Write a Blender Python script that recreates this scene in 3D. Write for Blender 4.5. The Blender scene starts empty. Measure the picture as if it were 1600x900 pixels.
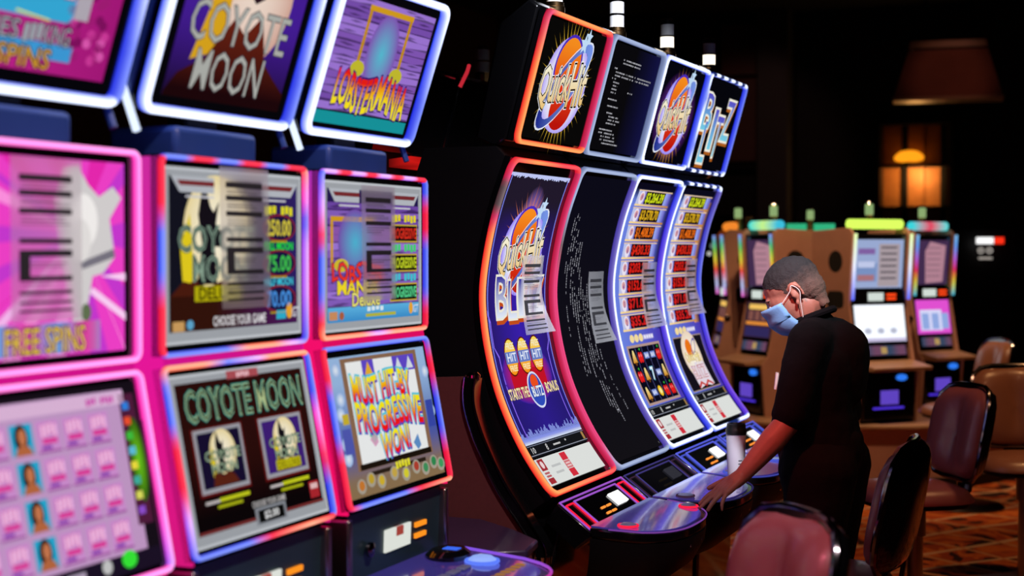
import bpy, bmesh, math, random
from mathutils import Vector, Matrix
from mathutils.geometry import tessellate_polygon
random.seed(7)
S = bpy.context.scene
COL = S.collection
R = math.radians

# ------------------------------------------------------------------ camera, world, exposure, room lamps and added spots
cd = bpy.data.cameras.new('camera'); cam = bpy.data.objects.new('camera', cd); COL.objects.link(cam)
cam.location = (0, 0, 1.62); cam.rotation_euler = (R(90 - 1.4798), 0, R(22.9175))
cd.sensor_width = 36; cd.lens = 54; cd.clip_start = .05; cd.clip_end = 100
cd.dof.use_dof = True; cd.dof.focus_distance = 4.95; cd.dof.aperture_fstop = 2.3
S.camera = cam
S.view_settings.view_transform = 'Standard'; S.view_settings.look = 'None'
S.view_settings.exposure = 0; S.view_settings.gamma = 1; S.view_settings.use_curve_mapping = False
w = bpy.data.worlds.new('world'); S.world = w; w.use_nodes = True
w.node_tree.nodes['Background'].inputs[0].default_value = (.004, .004, .006, 1)
w.node_tree.nodes['Background'].inputs[1].default_value = .5

def spot(name, loc, target, power, color, angle=60, blend=.6, radius=.1):
    l = bpy.data.lights.new(name, 'SPOT'); l.energy = power; l.color = color
    l.spot_size = R(angle); l.spot_blend = blend; l.shadow_soft_size = radius
    o = bpy.data.objects.new(name, l); COL.objects.link(o); o.location = loc
    o.rotation_euler = (Vector(target) - Vector(loc)).to_track_quat('-Z', 'Y').to_euler()
    return o
WARM = (1, .58, .30)
spot('ceiling_downlight_pod', (-1.9, 8.9, 3.9), (-2.0, 10.6, .8), 230, WARM, 60)
spot('ceiling_downlight_pod_right', (-.6, 10.3, 3.9), (-1.2, 11.0, .5), 120, WARM, 56)
spot('ceiling_downlight_aisle', (-.2, 7.4, 3.9), (-.7, 7.7, .2), 130, (1, .50, .20), 62)
spot('ceiling_downlight_front', (.7, 4.6, 3.9), (-.75, 6.5, 0), 75, (1, .5, .28), 52)
spot('added_spot_left_bank', (.3, 2.0, 3.9), (-1.85, 3.1, 1.3), 250, (1, .80, .84), 56)  # added spot, no known fixture; front-lights the left bank and divider
spot('added_spot_right_bank', (-.2, 3.2, 3.9), (-1.88, 5.4, 1.52), 1000, (.88, .92, 1), 31, .5)  # added narrow spot that brightens the paper notices
spot('added_pink_wash', (-1.5, 1.6, 3.9), (-.8, 3.4, .9), 190, (1, .20, .30), 22)  # added pink light for the foreground chair back
spot('added_red_wash', (-1.55, 2.6, 3.9), (-1.06, 5.0, 1.2), 420, (1, .09, .06), 14, .5)  # added red light on face and arm, no such fixture known
spot('added_cool_wash', (1.1, 7.3, 3.6), (-1.1, 5.2, 1.5), 30, (.5, .85, .75), 16)  # added cool rim light for the person's head

# ------------------------------------------------------------------ helpers
def srgb(c):
    if isinstance(c, str):
        c = c.lstrip('#'); c = [int(c[i:i+2], 16) for i in (0, 2, 4)]
    return tuple(((v/255)/12.92 if v/255 <= .04045 else ((v/255+.055)/1.055)**2.4) for v in c[:3])
def mul(c, k): return tuple(v*k for v in c)
def mix(a, b, t): return tuple(x+(y-x)*t for x, y in zip(a, b))

def mat(name, base=(.1, .1, .1), rough=.5, metal=0, coat=0, emit=None, es=1, bump=0, bscale=200, var=0, vscale=6, spec=.5, trans=0, alpha=1, sheen=0):
    m = bpy.data.materials.new(name); m.use_nodes = True
    nt = m.node_tree; p = nt.nodes['Principled BSDF']; I = p.inputs
    I['Base Color'].default_value = (*base, 1); I['Roughness'].default_value = rough; I['Metallic'].default_value = metal
    I['Coat Weight'].default_value = coat; I['Specular IOR Level'].default_value = spec; I['Transmission Weight'].default_value = trans
    I['Alpha'].default_value = alpha; I['Sheen Weight'].default_value = sheen; I['Coat Roughness'].default_value = .06
    if emit: I['Emission Color'].default_value = (*emit, 1); I['Emission Strength'].default_value = es
    if var or bump:
        tc = nt.nodes.new('ShaderNodeTexCoord')
    if var:
        n = nt.nodes.new('ShaderNodeTexNoise'); n.inputs['Scale'].default_value = vscale; n.inputs['Detail'].default_value = 5
        nt.links.new(tc.outputs['Object'], n.inputs['Vector'])
        r = nt.nodes.new('ShaderNodeMix'); r.data_type = 'RGBA'
        r.inputs['A'].default_value = (*mul(base, 1-var), 1); r.inputs['B'].default_value = (*mul(base, 1+var), 1)
        nt.links.new(n.outputs['Fac'], r.inputs['Factor']); nt.links.new(r.outputs['Result'], I['Base Color'])
    if bump:
        n = nt.nodes.new('ShaderNodeTexNoise'); n.inputs['Scale'].default_value = bscale; n.inputs['Detail'].default_value = 3
        nt.links.new(tc.outputs['Object'], n.inputs['Vector'])
        b = nt.nodes.new('ShaderNodeBump'); b.inputs['Strength'].default_value = bump; b.inputs['Distance'].default_value = .004
        nt.links.new(n.outputs['Fac'], b.inputs['Height']); nt.links.new(b.outputs['Normal'], I['Normal'])
    return m

def glow_mat(name, sample):
    m = bpy.data.materials.new(name); m.use_nodes = True; nt = m.node_tree; nt.nodes.clear()
    o = nt.nodes.new('ShaderNodeOutputMaterial'); e = nt.nodes.new('ShaderNodeEmission'); a = nt.nodes.new('ShaderNodeAttribute')
    a.attribute_name = 'Col'; nt.links.new(a.outputs['Color'], e.inputs['Color']); nt.links.new(e.outputs[0], o.inputs[0])
    m.cycles.emission_sampling = sample
    return m
M = {}
M['led'] = glow_mat('led_diffuser', 'FRONT_BACK')
M['screen'] = glow_mat('lit_screen', 'FRONT_BACK')
M['screen_print'] = glow_mat('lit_screen_detail', 'NONE')
M['gloss'] = mat('black_gloss_plastic', (.004, .004, .005), .16, coat=.5, var=.2)
M['satin'] = mat('black_satin_plastic', (.004, .004, .005), .5, var=.25, bump=.05, spec=.25)
M['glass'] = mat('black_screen_glass', (.003, .003, .004), .12, coat=.5, var=.2)
M['navy'] = mat('navy_plastic_led_lit', (.03, .075, .30), .38, var=.2)  # navy plastic, made bluer and brighter for the LED light falling on it
M['teal'] = mat('dark_teal_metal', (.03, .07, .07), .4, metal=.2, var=.2)
M['chrome'] = mat('chrome', (.75, .75, .78), .1, metal=1, var=.05)
M['dark_chrome'] = mat('dark_chrome', (.2, .18, .19), .14, metal=1, var=.1)
M['gunmetal'] = mat('gunmetal', (.09, .085, .085), .3, metal=1, var=.15)
M['brass'] = mat('brass_fitting', (.7, .42, .2), .2, metal=1, var=.1)
M['steel'] = mat('brushed_steel', (.42, .37, .32), .3, metal=1, var=.1)
M['burgundy'] = mat('burgundy_laminate', (.17, .04, .038), .7, var=.15, vscale=60, bump=.15, bscale=500)
M['leather'] = mat('burgundy_leather', (.26, .07, .075), .33, coat=.15, var=.12, vscale=9, bump=.12, bscale=320)
M['brownleather'] = mat('brown_leather', (.30, .12, .065), .36, coat=.12, var=.12, vscale=9, bump=.12, bscale=320)
M['tan'] = mat('tan_laminate', (.55, .29, .22), .5, var=.1, vscale=12)
M['tanlight'] = mat('pale_tan_laminate', (.5, .3, .18), .4, var=.1, vscale=12)
M['greylam'] = mat('grey_laminate', (.20, .17, .15), .5, var=.1)
M['hole'] = mat('speaker_cloth', (.006, .006, .006), .9, bump=.3, bscale=400)
M['white'] = mat('white_plastic', (.7, .7, .72), .35, var=.05)
M['deckglass'] = mat('button_deck_glass', (.07, .055, .30), .13, coat=1, emit=(.05, .035, .30), es=.45, var=.3, vscale=5)  # purple-blue base and faint emission put in for the glow on the deck
M['button'] = mat('button_plastic', (.25, .3, .5), .3, var=.1)
M['cloth'] = mat('black_cotton', (.0035, .004, .0055), .9, var=.3, vscale=18, bump=.3, bscale=90, spec=.12)
M['skin'] = mat('skin', (.36, .15, .105), .5, var=.12, vscale=30, bump=.12, bscale=150)
M['hair'] = mat('short_grey_hair', (.026, .025, .027), .85, var=.6, vscale=90, bump=.7, bscale=260)
M['mask'] = mat('blue_face_mask', (.17, .42, .78), .8, var=.06, vscale=20, bump=.15, bscale=300)
M['maskloop'] = mat('white_elastic', (.75, .72, .7), .7, var=.05)
M['eye'] = mat('eye', (.5, .47, .45), .2, var=.1)
M['cup'] = mat('white_tumbler', (.62, .62, .68), .35, var=.04)
M['lid'] = mat('black_lid', (.01, .012, .012), .35, var=.1)

def paper_mat():
    m = bpy.data.materials.new('thin_paper'); m.use_nodes = True; nt = m.node_tree; nt.nodes.clear()
    o = nt.nodes.new('ShaderNodeOutputMaterial'); d = nt.nodes.new('ShaderNodeBsdfDiffuse'); t = nt.nodes.new('ShaderNodeBsdfTranslucent')
    tr = nt.nodes.new('ShaderNodeBsdfTransparent'); n = nt.nodes.new('ShaderNodeTexNoise'); n.inputs['Scale'].default_value = 40
    cr = nt.nodes.new('ShaderNodeValToRGB'); cr.color_ramp.elements[0].color = (.80, .80, .82, 1); cr.color_ramp.elements[1].color = (.9,.9,.92,1)
    nt.links.new(n.outputs['Fac'], cr.inputs['Fac'])
    for s in (d, t): nt.links.new(cr.outputs['Color'], s.inputs['Color'])
    tr.inputs['Color'].default_value = (1, .95, .96, 1)
    a = nt.nodes.new('ShaderNodeMixShader'); a.inputs[0].default_value = .62; nt.links.new(d.outputs[0], a.inputs[1]); nt.links.new(t.outputs[0], a.inputs[2])
    b = nt.nodes.new('ShaderNodeMixShader'); b.inputs[0].default_value = .25; nt.links.new(a.outputs[0], b.inputs[1]); nt.links.new(tr.outputs[0], b.inputs[2])
    nt.links.new(b.outputs[0], o.inputs[0]); return m
M['paper'] = paper_mat()
M['ink'] = mat('grey_print', (.03, .03, .035), .8, var=.2)
M['inklight'] = mat('pale_grey_print', (.26, .26, .28), .8, var=.1)

def tag(o, label=None, cat=None, group=None, kind=None):
    if label: o['label'] = label
    if cat: o['category'] = cat
    if group: o['group'] = group
    if kind: o['kind'] = kind
    return o
def empty(name, loc, label=None, cat=None, group=None, rz=0):
    o = bpy.data.objects.new(name, None); COL.objects.link(o); o.location = loc; o.rotation_euler = (0, 0, rz)
    o.empty_display_size = .1
    return tag(o, label, cat, group)

class MB:
    def __init__(s): s.v = []; s.f = []
    def add(s, vs, fs):
        n = len(s.v); s.v += [tuple(p) for p in vs]; s.f += [tuple(i+n for i in f) for f in fs]; return s
    def box(s, x0, x1, y0, y1, z0, z1):
        return s.add([(x0,y0,z0),(x1,y0,z0),(x1,y1,z0),(x0,y1,z0),(x0,y0,z1),(x1,y0,z1),(x1,y1,z1),(x0,y1,z1)],
              [(3,2,1,0),(4,5,6,7),(0,1,5,4),(1,2,6,5),(2,3,7,6),(3,0,4,7)])
    def prism(s, poly, y0, y1):       # poly of (x, z), extruded along y
        n = len(poly)
        tri = tessellate_polygon([[Vector((p[0], p[1], 0)) for p in poly]])
        vs = [(p[0], y0, p[1]) for p in poly]+[(p[0], y1, p[1]) for p in poly]
        fs = [tuple(t) for t in tri]+[tuple(i+n for i in reversed(t)) for t in tri]
        fs += [(i, (i+1) % n, (i+1) % n+n, i+n) for i in range(n)]
        return s.add(vs, fs)
    def slab(s, poly, z0, z1):        # poly of (x, y), z0/z1 numbers or functions
        n = len(poly); f0 = z0 if callable(z0) else (lambda x, y: z0); f1 = z1 if callable(z1) else (lambda x, y: z1)
        tri = tessellate_polygon([[Vector((p[0], p[1], 0)) for p in poly]])
        vs = [(p[0], p[1], f0(*p)) for p in poly]+[(p[0], p[1], f1(*p)) for p in poly]
        fs = [tuple(t) for t in tri]+[tuple(i+n for i in reversed(t)) for t in tri]
        fs += [(i, (i+1) % n, (i+1) % n+n, i+n) for i in range(n)]
        return s.add(vs, fs)
    def lathe(s, prof, c=(0, 0, 0), seg=24):   # prof of (r, z)
        n = len(prof); vs = []; fs = []
        for i in range(seg):
            a = 2*math.pi*i/seg
            for r, z in prof: vs.append((c[0]+r*math.cos(a), c[1]+r*math.sin(a), c[2]+z))
        for i in range(seg):
            for j in range(n-1):
                fs.append((i*n+j, ((i+1) % seg)*n+j, ((i+1) % seg)*n+j+1, i*n+j+1))
        if prof[0][0] > 1e-5: fs.append(tuple(i*n for i in reversed(range(seg))))
        if prof[-1][0] > 1e-5: fs.append(tuple(i*n+n-1 for i in range(seg)))
        return s.add(vs, fs)
    def tube(s, pts, r, seg=8, closed=False):
        pts = [Vector(p) for p in pts]; n = len(pts); vs = []; fs = []; ref = None
        for i, p in enumerate(pts):
            a = pts[(i-1) % n] if (closed or i > 0) else p; b = pts[(i+1) % n] if (closed or i < n-1) else p
            d = (b-a).normalized()
            if ref is None: ref = d.orthogonal().normalized()
            ref = (ref-d*ref.dot(d)).normalized(); q = d.cross(ref)
            rr = r[i] if isinstance(r, (list, tuple)) else r
            for k in range(seg):
                t = 2*math.pi*k/seg; vs.append(p+ref*rr*math.cos(t)+q*rr*math.sin(t))
        for i in range(n if closed else n-1):
            for k in range(seg):
                fs.append((i*seg+k, i*seg+(k+1) % seg, ((i+1) % n)*seg+(k+1) % seg, ((i+1) % n)*seg+k))
        if not closed: fs.append(tuple(reversed(range(seg)))); fs.append(tuple((n-1)*seg+k for k in range(seg)))
        return s.add(vs, fs)
    def build(s, name, m, parent=None, loc=None, bevel=0, sharp=35, rot=None):
        me = bpy.data.meshes.new(name); me.from_pydata(s.v, [], s.f); me.validate()
        bm = bmesh.new(); bm.from_mesh(me); bmesh.ops.recalc_face_normals(bm, faces=bm.faces); bm.to_mesh(me); bm.free()
        me.materials.append(M[m] if isinstance(m, str) else m)
        me.polygons.foreach_set('use_smooth', [True]*len(me.polygons)); me.set_sharp_from_angle(angle=R(sharp))
        o = bpy.data.objects.new(name, me); COL.objects.link(o)
        if parent: o.parent = parent
        if loc: o.location = loc
        if rot: o.rotation_euler = rot
        if bevel:
            b = o.modifiers.new('bevel', 'BEVEL'); b.width = bevel; b.segments = 2; b.limit_method = 'ANGLE'; b.angle_limit = R(40)
        return o

def catmull(P, n=8):
    P = [Vector(p) for p in P]; Q = [2*P[0]-P[1]]+P+[2*P[-1]-P[-2]]; o = []
    for i in range(1, len(Q)-2):
        a, b, c, d = Q[i-1:i+3]
        for k in range(n):
            t = k/n; o.append(.5*((2*b)+(c-a)*t+(2*a-5*b+4*c-d)*t*t+(3*b-a-3*c+d)*t**3))
    o.append(P[-1]); return o

class Surf:      # a screen surface: profile of (x, z) swept along y; (x, y) on it are metres across and metres up from its lower edge
    def __init__(s, prof):
        s.p = [Vector(q) for q in prof]; s.l = [0]
        for a, b in zip(s.p, s.p[1:]): s.l.append(s.l[-1]+(b-a).length)
        s.len = s.l[-1]; s.curved = len(prof) > 2
    def __call__(s, x, y, off=0):
        i = 0
        while i < len(s.l)-2 and s.l[i+1] < y: i += 1
        u = (y-s.l[i])/(s.l[i+1]-s.l[i]); a, b = s.p[i], s.p[i+1]
        def tan(k):
            a = s.p[max(k-1, 0)]; b = s.p[min(k+1, len(s.p)-1)]; return (b-a).normalized()
        t = (tan(i)*(1-u)+tan(i+1)*u).normalized() if s.curved else (b-a).normalized()
        q = a+(b-a)*u
        return (q[0]+t[1]*off, x, q[1]-t[0]*off)

_tc = {}
def text_mesh(body, off, res=2):
    k = (body, off)
    if k not in _tc:
        cu = bpy.data.curves.new('t', 'FONT'); cu.body = body; cu.offset = off; cu.resolution_u = res
        ob = bpy.data.objects.new('t', cu); me = bpy.data.meshes.new_from_object(ob)
        me.calc_loop_triangles()
        _tc[k] = ([tuple(v.co[:2]) for v in me.vertices], [tuple(t.vertices) for t in me.loop_triangles])
        bpy.data.meshes.remove(me); bpy.data.objects.remove(ob); bpy.data.curves.remove(cu)
    return _tc[k]
def bisect(vs, fs, ys):
    bm = bmesh.new(); bv = [bm.verts.new((x, y, 0)) for x, y in vs]
    for f in fs:
        try: bm.faces.new([bv[i] for i in f])
        except ValueError: pass
    for y in ys:
        bmesh.ops.bisect_plane(bm, geom=bm.verts[:]+bm.edges[:]+bm.faces[:], dist=1e-6, plane_co=(0, y, 0), plane_no=(0, 1, 0))
    bm.verts.index_update()
    r = [(v.co.x, v.co.y) for v in bm.verts], [tuple(v.index for v in f.verts) for f in bm.faces]
    bm.free(); return r

class Art:
    STEP = .0006
    def __init__(s, gain=1.): s.b = {'picture': ([], [], [])}; s.g = gain
    def put(s, vs, fs, col, layer, bucket='picture'):
        V, F, C = s.b.setdefault(bucket, ([], [], [])); n = len(V)
        for x, y in vs:
            c = col(x, y) if callable(col) else col
            V.append((x, y, layer*s.STEP)); C.append(mul(c, s.g))
        F += [tuple(i+n for i in f) for f in fs]
    def rect(s, x0, y0, x1, y1, col, layer=1, nx=1, ny=None):
        if ny is None: ny = max(1, int(abs(y1-y0)/.03))
        vs = [(x0+(x1-x0)*i/nx, y0+(y1-y0)*j/ny) for j in range(ny+1) for i in range(nx+1)]
        fs = [(j*(nx+1)+i, j*(nx+1)+i+1, (j+1)*(nx+1)+i+1, (j+1)*(nx+1)+i) for j in range(ny) for i in range(nx)]
        s.put(vs, fs, col, layer)
    def frame(s, x0, y0, x1, y1, t, col, layer=2):
        s.rect(x0, y0, x1, y0+t, col, layer); s.rect(x0, y1-t, x1, y1, col, layer)
        s.rect(x0, y0, x0+t, y1, col, layer); s.rect(x1-t, y0, x1, y1, col, layer)
    def ell(s, cx, cy, rx, ry, col, layer=2, rot=0, n=28, inner=0, rings=4):
        ca, sa = math.cos(rot), math.sin(rot); vs = []; fs = []
        for j in range(rings+1):
            r = inner+(1-inner)*j/rings
            for i in range(n):
                a = 2*math.pi*i/n; x = rx*r*math.cos(a); y = ry*r*math.sin(a)
                vs.append((cx+x*ca-y*sa, cy+x*sa+y*ca))
        for j in range(rings):
            for i in range(n): fs.append((j*n+i, j*n+(i+1) % n, (j+1)*n+(i+1) % n, (j+1)*n+i))
        s.put(vs, fs, col, layer)
    def glow(s, cx, cy, rx, ry, c0, c1, layer=1, n=32, rings=6, p=1.):    # a printed radial blend from c0 (centre) to c1 (rim)
        vs = []; fs = []; cs = []
        for j in range(rings+1):
            r = j/rings
            for i in range(n):
                a = 2*math.pi*i/n; vs.append((cx+rx*r*math.cos(a), cy+ry*r*math.sin(a))); cs.append(mix(c0, c1(*vs[-1]) if callable(c1) else c1, r**p))
        for j in range(rings):
            for i in range(n): fs.append((j*n+i, j*n+(i+1) % n, (j+1)*n+(i+1) % n, (j+1)*n+i))
        it = iter(cs); s.put(vs, fs, lambda x, y: next(it), layer)
    def poly(s, pts, col, layer=2):
        tri = tessellate_polygon([[Vector((x, y, 0)) for x, y in pts]])
        vs, fs = bisect(pts, [tuple(t) for t in tri], [k*.02 for k in range(0, 60) if min(p[1] for p in pts) < k*.02 < max(p[1] for p in pts)])
        s.put(vs, fs, col, layer)
    def burst(s, cx, cy, r0, r1, c0, c1, n=44, layer=1, sy=1):
        for i in range(n):
            a = 2*math.pi*i/n; d = math.pi/n*.75; rr = r1*(1 if i % 2 else .8)*random.uniform(.9, 1.05)
            vs = [(cx+r0*math.cos(a-d), cy+sy*r0*math.sin(a-d)), (cx+r0*math.cos(a+d), cy+sy*r0*math.sin(a+d)), (cx+rr*math.cos(a), cy+sy*rr*math.sin(a))]
            cs = iter([c0, c0, c1]); s.put(vs, [(0, 1, 2)], lambda x, y: next(cs), layer)
    def text(s, body, cx, cy, h, w=None, col=(1, 1, 1), layer=5, off=0., shear=0, rot=0, warp=None, cuts=4):
        if body[0] == '~':      # lettering too blurred to read: one worn block per character
            n = len(body); w = w or h*n*.7; e = off*h
            for i in range(n):
                if i % 5 == 3 and n > 6: continue
                x = cx-w/2+w*(i+.5)/n; d = h*.12*((i*7) % 3-1); s.rect(x-w/n*.36-e, cy-h/2+d-e, x+w/n*.36+e, cy+h/2+d*.5+e, col(.5) if callable(col) else col, layer, ny=1)
            return
        v0, _ = text_mesh(body, 0.); xs = [p[0] for p in v0]; ys = [p[1] for p in v0]
        x0, x1, y0, y1 = min(xs), max(xs), min(ys), max(ys); sy = h/(y1-y0); sx = (w/(x1-x0)) if w else sy
        vs, fs = text_mesh(body, off)
        a, b = min(p[1] for p in vs), max(p[1] for p in vs)
        vs, fs = bisect(vs, fs, [a+(b-a)*k/(cuts+1) for k in range(1, cuts+1)])
        ca, sa = math.cos(rot), math.sin(rot); out = []; loc = {}
        for x, y in vs:
            u = (x-(x0+x1)/2)*sx; v = (y-(y0+y1)/2)*sy; u += shear*v
            if warp: u, v = warp(u, v)
            out.append((cx+u*ca-v*sa, cy+u*sa+v*ca))
        if callable(col):       # gradient over the text's own height: col(v) with v in 0..1
            cs = iter([col(min(1, max(0, (y-y0)/(y1-y0)))) for x, y in vs]); c = lambda x, y: next(cs)
        else: c = col
        s.put(out, fs, c, layer, ('lettering', body, round(cx*50), round(cy*50)))
    def build(s, surf, parent, lift=.0016):
        r = []
        for nm, (V, F, C) in s.b.items():
            if not V: continue
            nm = nm if isinstance(nm, str) else 'lettering'
            me = bpy.data.meshes.new(nm); me.from_pydata([surf(x, y, lift+l) for x, y, l in V], [], F)
            a = me.color_attributes.new('Col', 'FLOAT_COLOR', 'POINT')
            a.data.foreach_set('color', [k for c in C for k in (*c, 1)])
            me.materials.append(M['screen'] if nm == 'picture' else M['screen_print'])
            o = bpy.data.objects.new(nm, me); COL.objects.link(o); o.parent = parent; r.append(o)
        return r

def panel(name, surf, w, y0, y1, parent, m='glass', thick=.02, off=0.):   # slab following a screen surface
    n = max(1, int((y1-y0)/.025)) if surf.curved else 1
    ys = [y0+(y1-y0)*i/n for i in range(n+1)]; vs = []; fs = []
    for y in ys:
        for x, o in ((-w/2, off), (w/2, off), (w/2, off-thick), (-w/2, off-thick)): vs.append(surf(x, y, o))
    for i in range(n):
        for k in range(4): fs.append((i*4+k, i*4+(k+1) % 4, i*4+4+(k+1) % 4, i*4+4+k))
    fs += [(3, 2, 1, 0), tuple(n*4+k for k in range(4))]
    return MB().add(vs, fs).build(name, m, parent, sharp=30)

def led_frame(name, surf, w, y0, y1, lw, ld, stops, parent, rad=.03, peak=.6):
    """rounded light tube around a screen; stops = {side: [(pos, core, edge)...]}, L/R run upwards, T/B run left to right"""
    P = []; hw = w/2-lw/2; b, t = y0+lw/2, y1-lw/2
    def seg(p, q):
        n = max(2, int(math.hypot(q[0]-p[0], q[1]-p[1])/.018)); return [(p[0]+(q[0]-p[0])*i/n, p[1]+(q[1]-p[1])*i/n) for i in range(n)]
    def arc(cx, cy, a0): return [(cx+rad*math.cos(R(a0+90*i/6)), cy+rad*math.sin(R(a0+90*i/6))) for i in range(6)]
    P += seg((-hw+rad, b), (hw-rad, b))+arc(hw-rad, b+rad, -90)+seg((hw, b+rad), (hw, t-rad))+arc(hw-rad, t-rad, 0)
    P += seg((hw-rad, t), (-hw+rad, t))+arc(-hw+rad, t-rad, 90)+seg((-hw, t-rad), (-hw, b+rad))+arc(-hw+rad, b+rad, 180)
    n = len(P); vs = []; fs = []; cs = []; K = 9
    def lookup(side, u):
        st = stops.get(side, stops['*'])
        if u <= st[0][0]: return st[0][1], st[0][2]
        for a, c in zip(st, st[1:]):
            if u <= c[0]:
                f = (u-a[0])/(c[0]-a[0]+1e-9); return mix(a[1], c[1], f), mix(a[2], c[2], f)
        return st[-1][1], st[-1][2]
    for i, (x, y) in enumerate(P):
        px, py = P[i-1]; qx, qy = P[(i+1) % n]; d = Vector((qx-px, qy-py)).normalized(); nx, ny = d[1], -d[0]   # outward
        ux = (x+hw)/(2*hw); uy = (y-b)/(t-b)
        dist = {'L': abs(x+hw), 'R': abs(x-hw), 'B': abs(y-b), 'T': abs(y-t)}
        side = min(dist, key=dist.get); core, edge = lookup(side, uy if side in 'LR' else ux)
        for k in range(K):
            a = -math.pi/2+math.pi*k/(K-1); ac = lw/2*math.copysign(abs(math.sin(a))**.6, math.sin(a)); h = ld*abs(math.cos(a))**.6
            vs.append(surf(x+nx*ac, y+ny*ac, h)); f = k/(K-1)
            e = min(1, abs(f-peak)/(peak if f < peak else 1-peak)); cs.append(mix(core, edge, e**1.1))
    for i in range(n):
        for k in range(K-1): fs.append((i*K+k, i*K+k+1, ((i+1) % n)*K+k+1, ((i+1) % n)*K+k))
    return glow_mesh(name, vs, fs, cs, parent)
def glow_mesh(name, vs, fs, cs, parent, m='led'):
    me = bpy.data.meshes.new(name); me.from_pydata(vs, [], fs)
    a = me.color_attributes.new('Col', 'FLOAT_COLOR', 'POINT'); a.data.foreach_set('color', [k for c in cs for k in (*c, 1)])
    me.polygons.foreach_set('use_smooth', [True]*len(me.polygons)); me.materials.append(M[m])
    o = bpy.data.objects.new(name, me); COL.objects.link(o); o.parent = parent; return o
def glow_box(name, x0, x1, y0, y1, z0, z1, col, parent, m='led', top=None):
    b = MB().box(x0, x1, y0, y1, z0, z1); cs = [col]*4+[top or col]*4
    return glow_mesh(name, b.v, b.f, cs, parent, m)
def glow_tube(name, pts, r, col, parent, seg=6):
    b = MB().tube(pts, r, seg); n = len(pts)
    cs = [c for i in range(n) for c in [(col(i/(n-1)) if callable(col) else col)]*seg]
    return glow_mesh(name, b.v, b.f, cs, parent)

# light colours: (core, edge)
def L_(core, edge, kc=1., ke=1.): return mul(srgb(core), kc), mul(srgb(edge), ke)
PINK = L_('ff9ce8', 'ff20b0', 1.6, 1.1); ORANGE = L_('ff9858', 'f00c20', 1.45, .9); REDPINK = L_('ff5a60', 'e80c30', 1.15, .9)
MAG = L_('f4508a', 'c81440', 1.05, .8); DIM = L_('988488', '5a3840', .7, .5); PALE = L_('b4c4ea', '7888c0', .95, .6); LAV = L_('9c90e8', '5848c8', .9, .6)
WBLUE = L_('e4eeff', '2448ff', 2.0, 1.1); BLUE = L_('8498ff', '2030f0', 1.15, .9); RED = L_('ff4058', 'f00840', 1.15, .9); OFF = L_('30489c', '1830a0', .45, .35)
PWHITE = L_('e8b8ff', 'b040ff', 1.3, .9); PURP = L_('a070ff', '5028e0', 1., .8)
def st(*a): return [(p, *c) for p, c in a]
def ramp(cols, reps=1):
    c = list(cols)*reps; n = len(c); o = []
    for i, k in enumerate(c): o += [((i+.15)/n, *k), ((i+.85)/n, *k)]
    return o

# ------------------------------------------------------------------ room shell
def carpet():
    m = bpy.data.materials.new('patterned_carpet'); m.use_nodes = True; nt = m.node_tree; p = nt.nodes['Principled BSDF']
    N = nt.nodes.new; Lk = nt.links.new
    tc = N('ShaderNodeTexCoord'); mp = N('ShaderNodeMapping'); mp.inputs['Rotation'].default_value = (0, 0, R(31)); Lk(tc.outputs['Object'], mp.inputs[0])
    def ramp_(src, els, const=True):
        r = N('ShaderNodeValToRGB'); r.color_ramp.interpolation = 'CONSTANT' if const else 'LINEAR'; e = r.color_ramp.elements
        while len(e) < len(els): e.new(.5)
        for k, (pos, c) in zip(e, els): k.position = pos; k.color = (*c, 1)
        Lk(src, r.inputs['Fac']); return r.outputs['Color']
    n1 = N('ShaderNodeTexNoise'); n1.inputs['Scale'].default_value = 2.6; n1.inputs['Detail'].default_value = 1.5; n1.inputs['Distortion'].default_value = 1.6; Lk(mp.outputs[0], n1.inputs['Vector'])
    c1 = ramp_(n1.outputs['Fac'], [(0, (.035, .012, .008)), (.40, (.36, .058, .016)), (.50, (.55, .13, .022)), (.575, (.40, .066, .016)), (.63, (.05, .016, .01))])
    w1 = N('ShaderNodeTexWave'); w1.inputs['Scale'].default_value = 1.1; w1.inputs['Distortion'].default_value = 4; w1.inputs['Detail'].default_value = 0; Lk(mp.outputs[0], w1.inputs['Vector'])
    c2 = ramp_(w1.outputs['Fac'], [(0, (0, 0, 0)), (.965, (1, 1, 1))])
    w2 = N('ShaderNodeTexWave'); w2.bands_direction = 'Y'; w2.inputs['Scale'].default_value = .9; w2.inputs['Distortion'].default_value = 5; w2.inputs['Detail'].default_value = 0; Lk(mp.outputs[0], w2.inputs['Vector'])
    c3 = ramp_(w2.outputs['Fac'], [(0, (0, 0, 0)), (.97, (1, 1, 1))])
    mx = N('ShaderNodeMix'); mx.data_type = 'RGBA'; Lk(c2, mx.inputs['Factor']); Lk(c1, mx.inputs['A']); mx.inputs['B'].default_value = (.6, .36, .2, 1)
    my = N('ShaderNodeMix'); my.data_type = 'RGBA'; Lk(c3, my.inputs['Factor']); Lk(mx.outputs['Result'], my.inputs['A']); my.inputs['B'].default_value = (.55, .24, .10, 1)
    Lk(my.outputs['Result'], p.inputs['Base Color']); p.inputs['Roughness'].default_value = .95; p.inputs['Specular IOR Level'].default_value = .1
    f = N('ShaderNodeTexNoise'); f.inputs['Scale'].default_value = 350; Lk(tc.outputs['Object'], f.inputs['Vector'])
    b = N('ShaderNodeBump'); b.inputs['Strength'].default_value = .5; b.inputs['Distance'].default_value = .005; Lk(f.outputs['Fac'], b.inputs['Height']); Lk(b.outputs[0], p.inputs['Normal'])
    return m
M['carpet'] = carpet()
M['darkwall'] = mat('dark_wall_paint', (.012, .011, .013), .8, var=.25, vscale=2)
M['redwall'] = mat('dark_red_wall', (.055, .02, .018), .8, var=.2, vscale=3)
M['ceil'] = mat('black_ceiling', (.008, .008, .009), .9, var=.2)
def struct(name, b, m, **k): return tag(b.build(name, m, **k), kind='structure')
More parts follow.
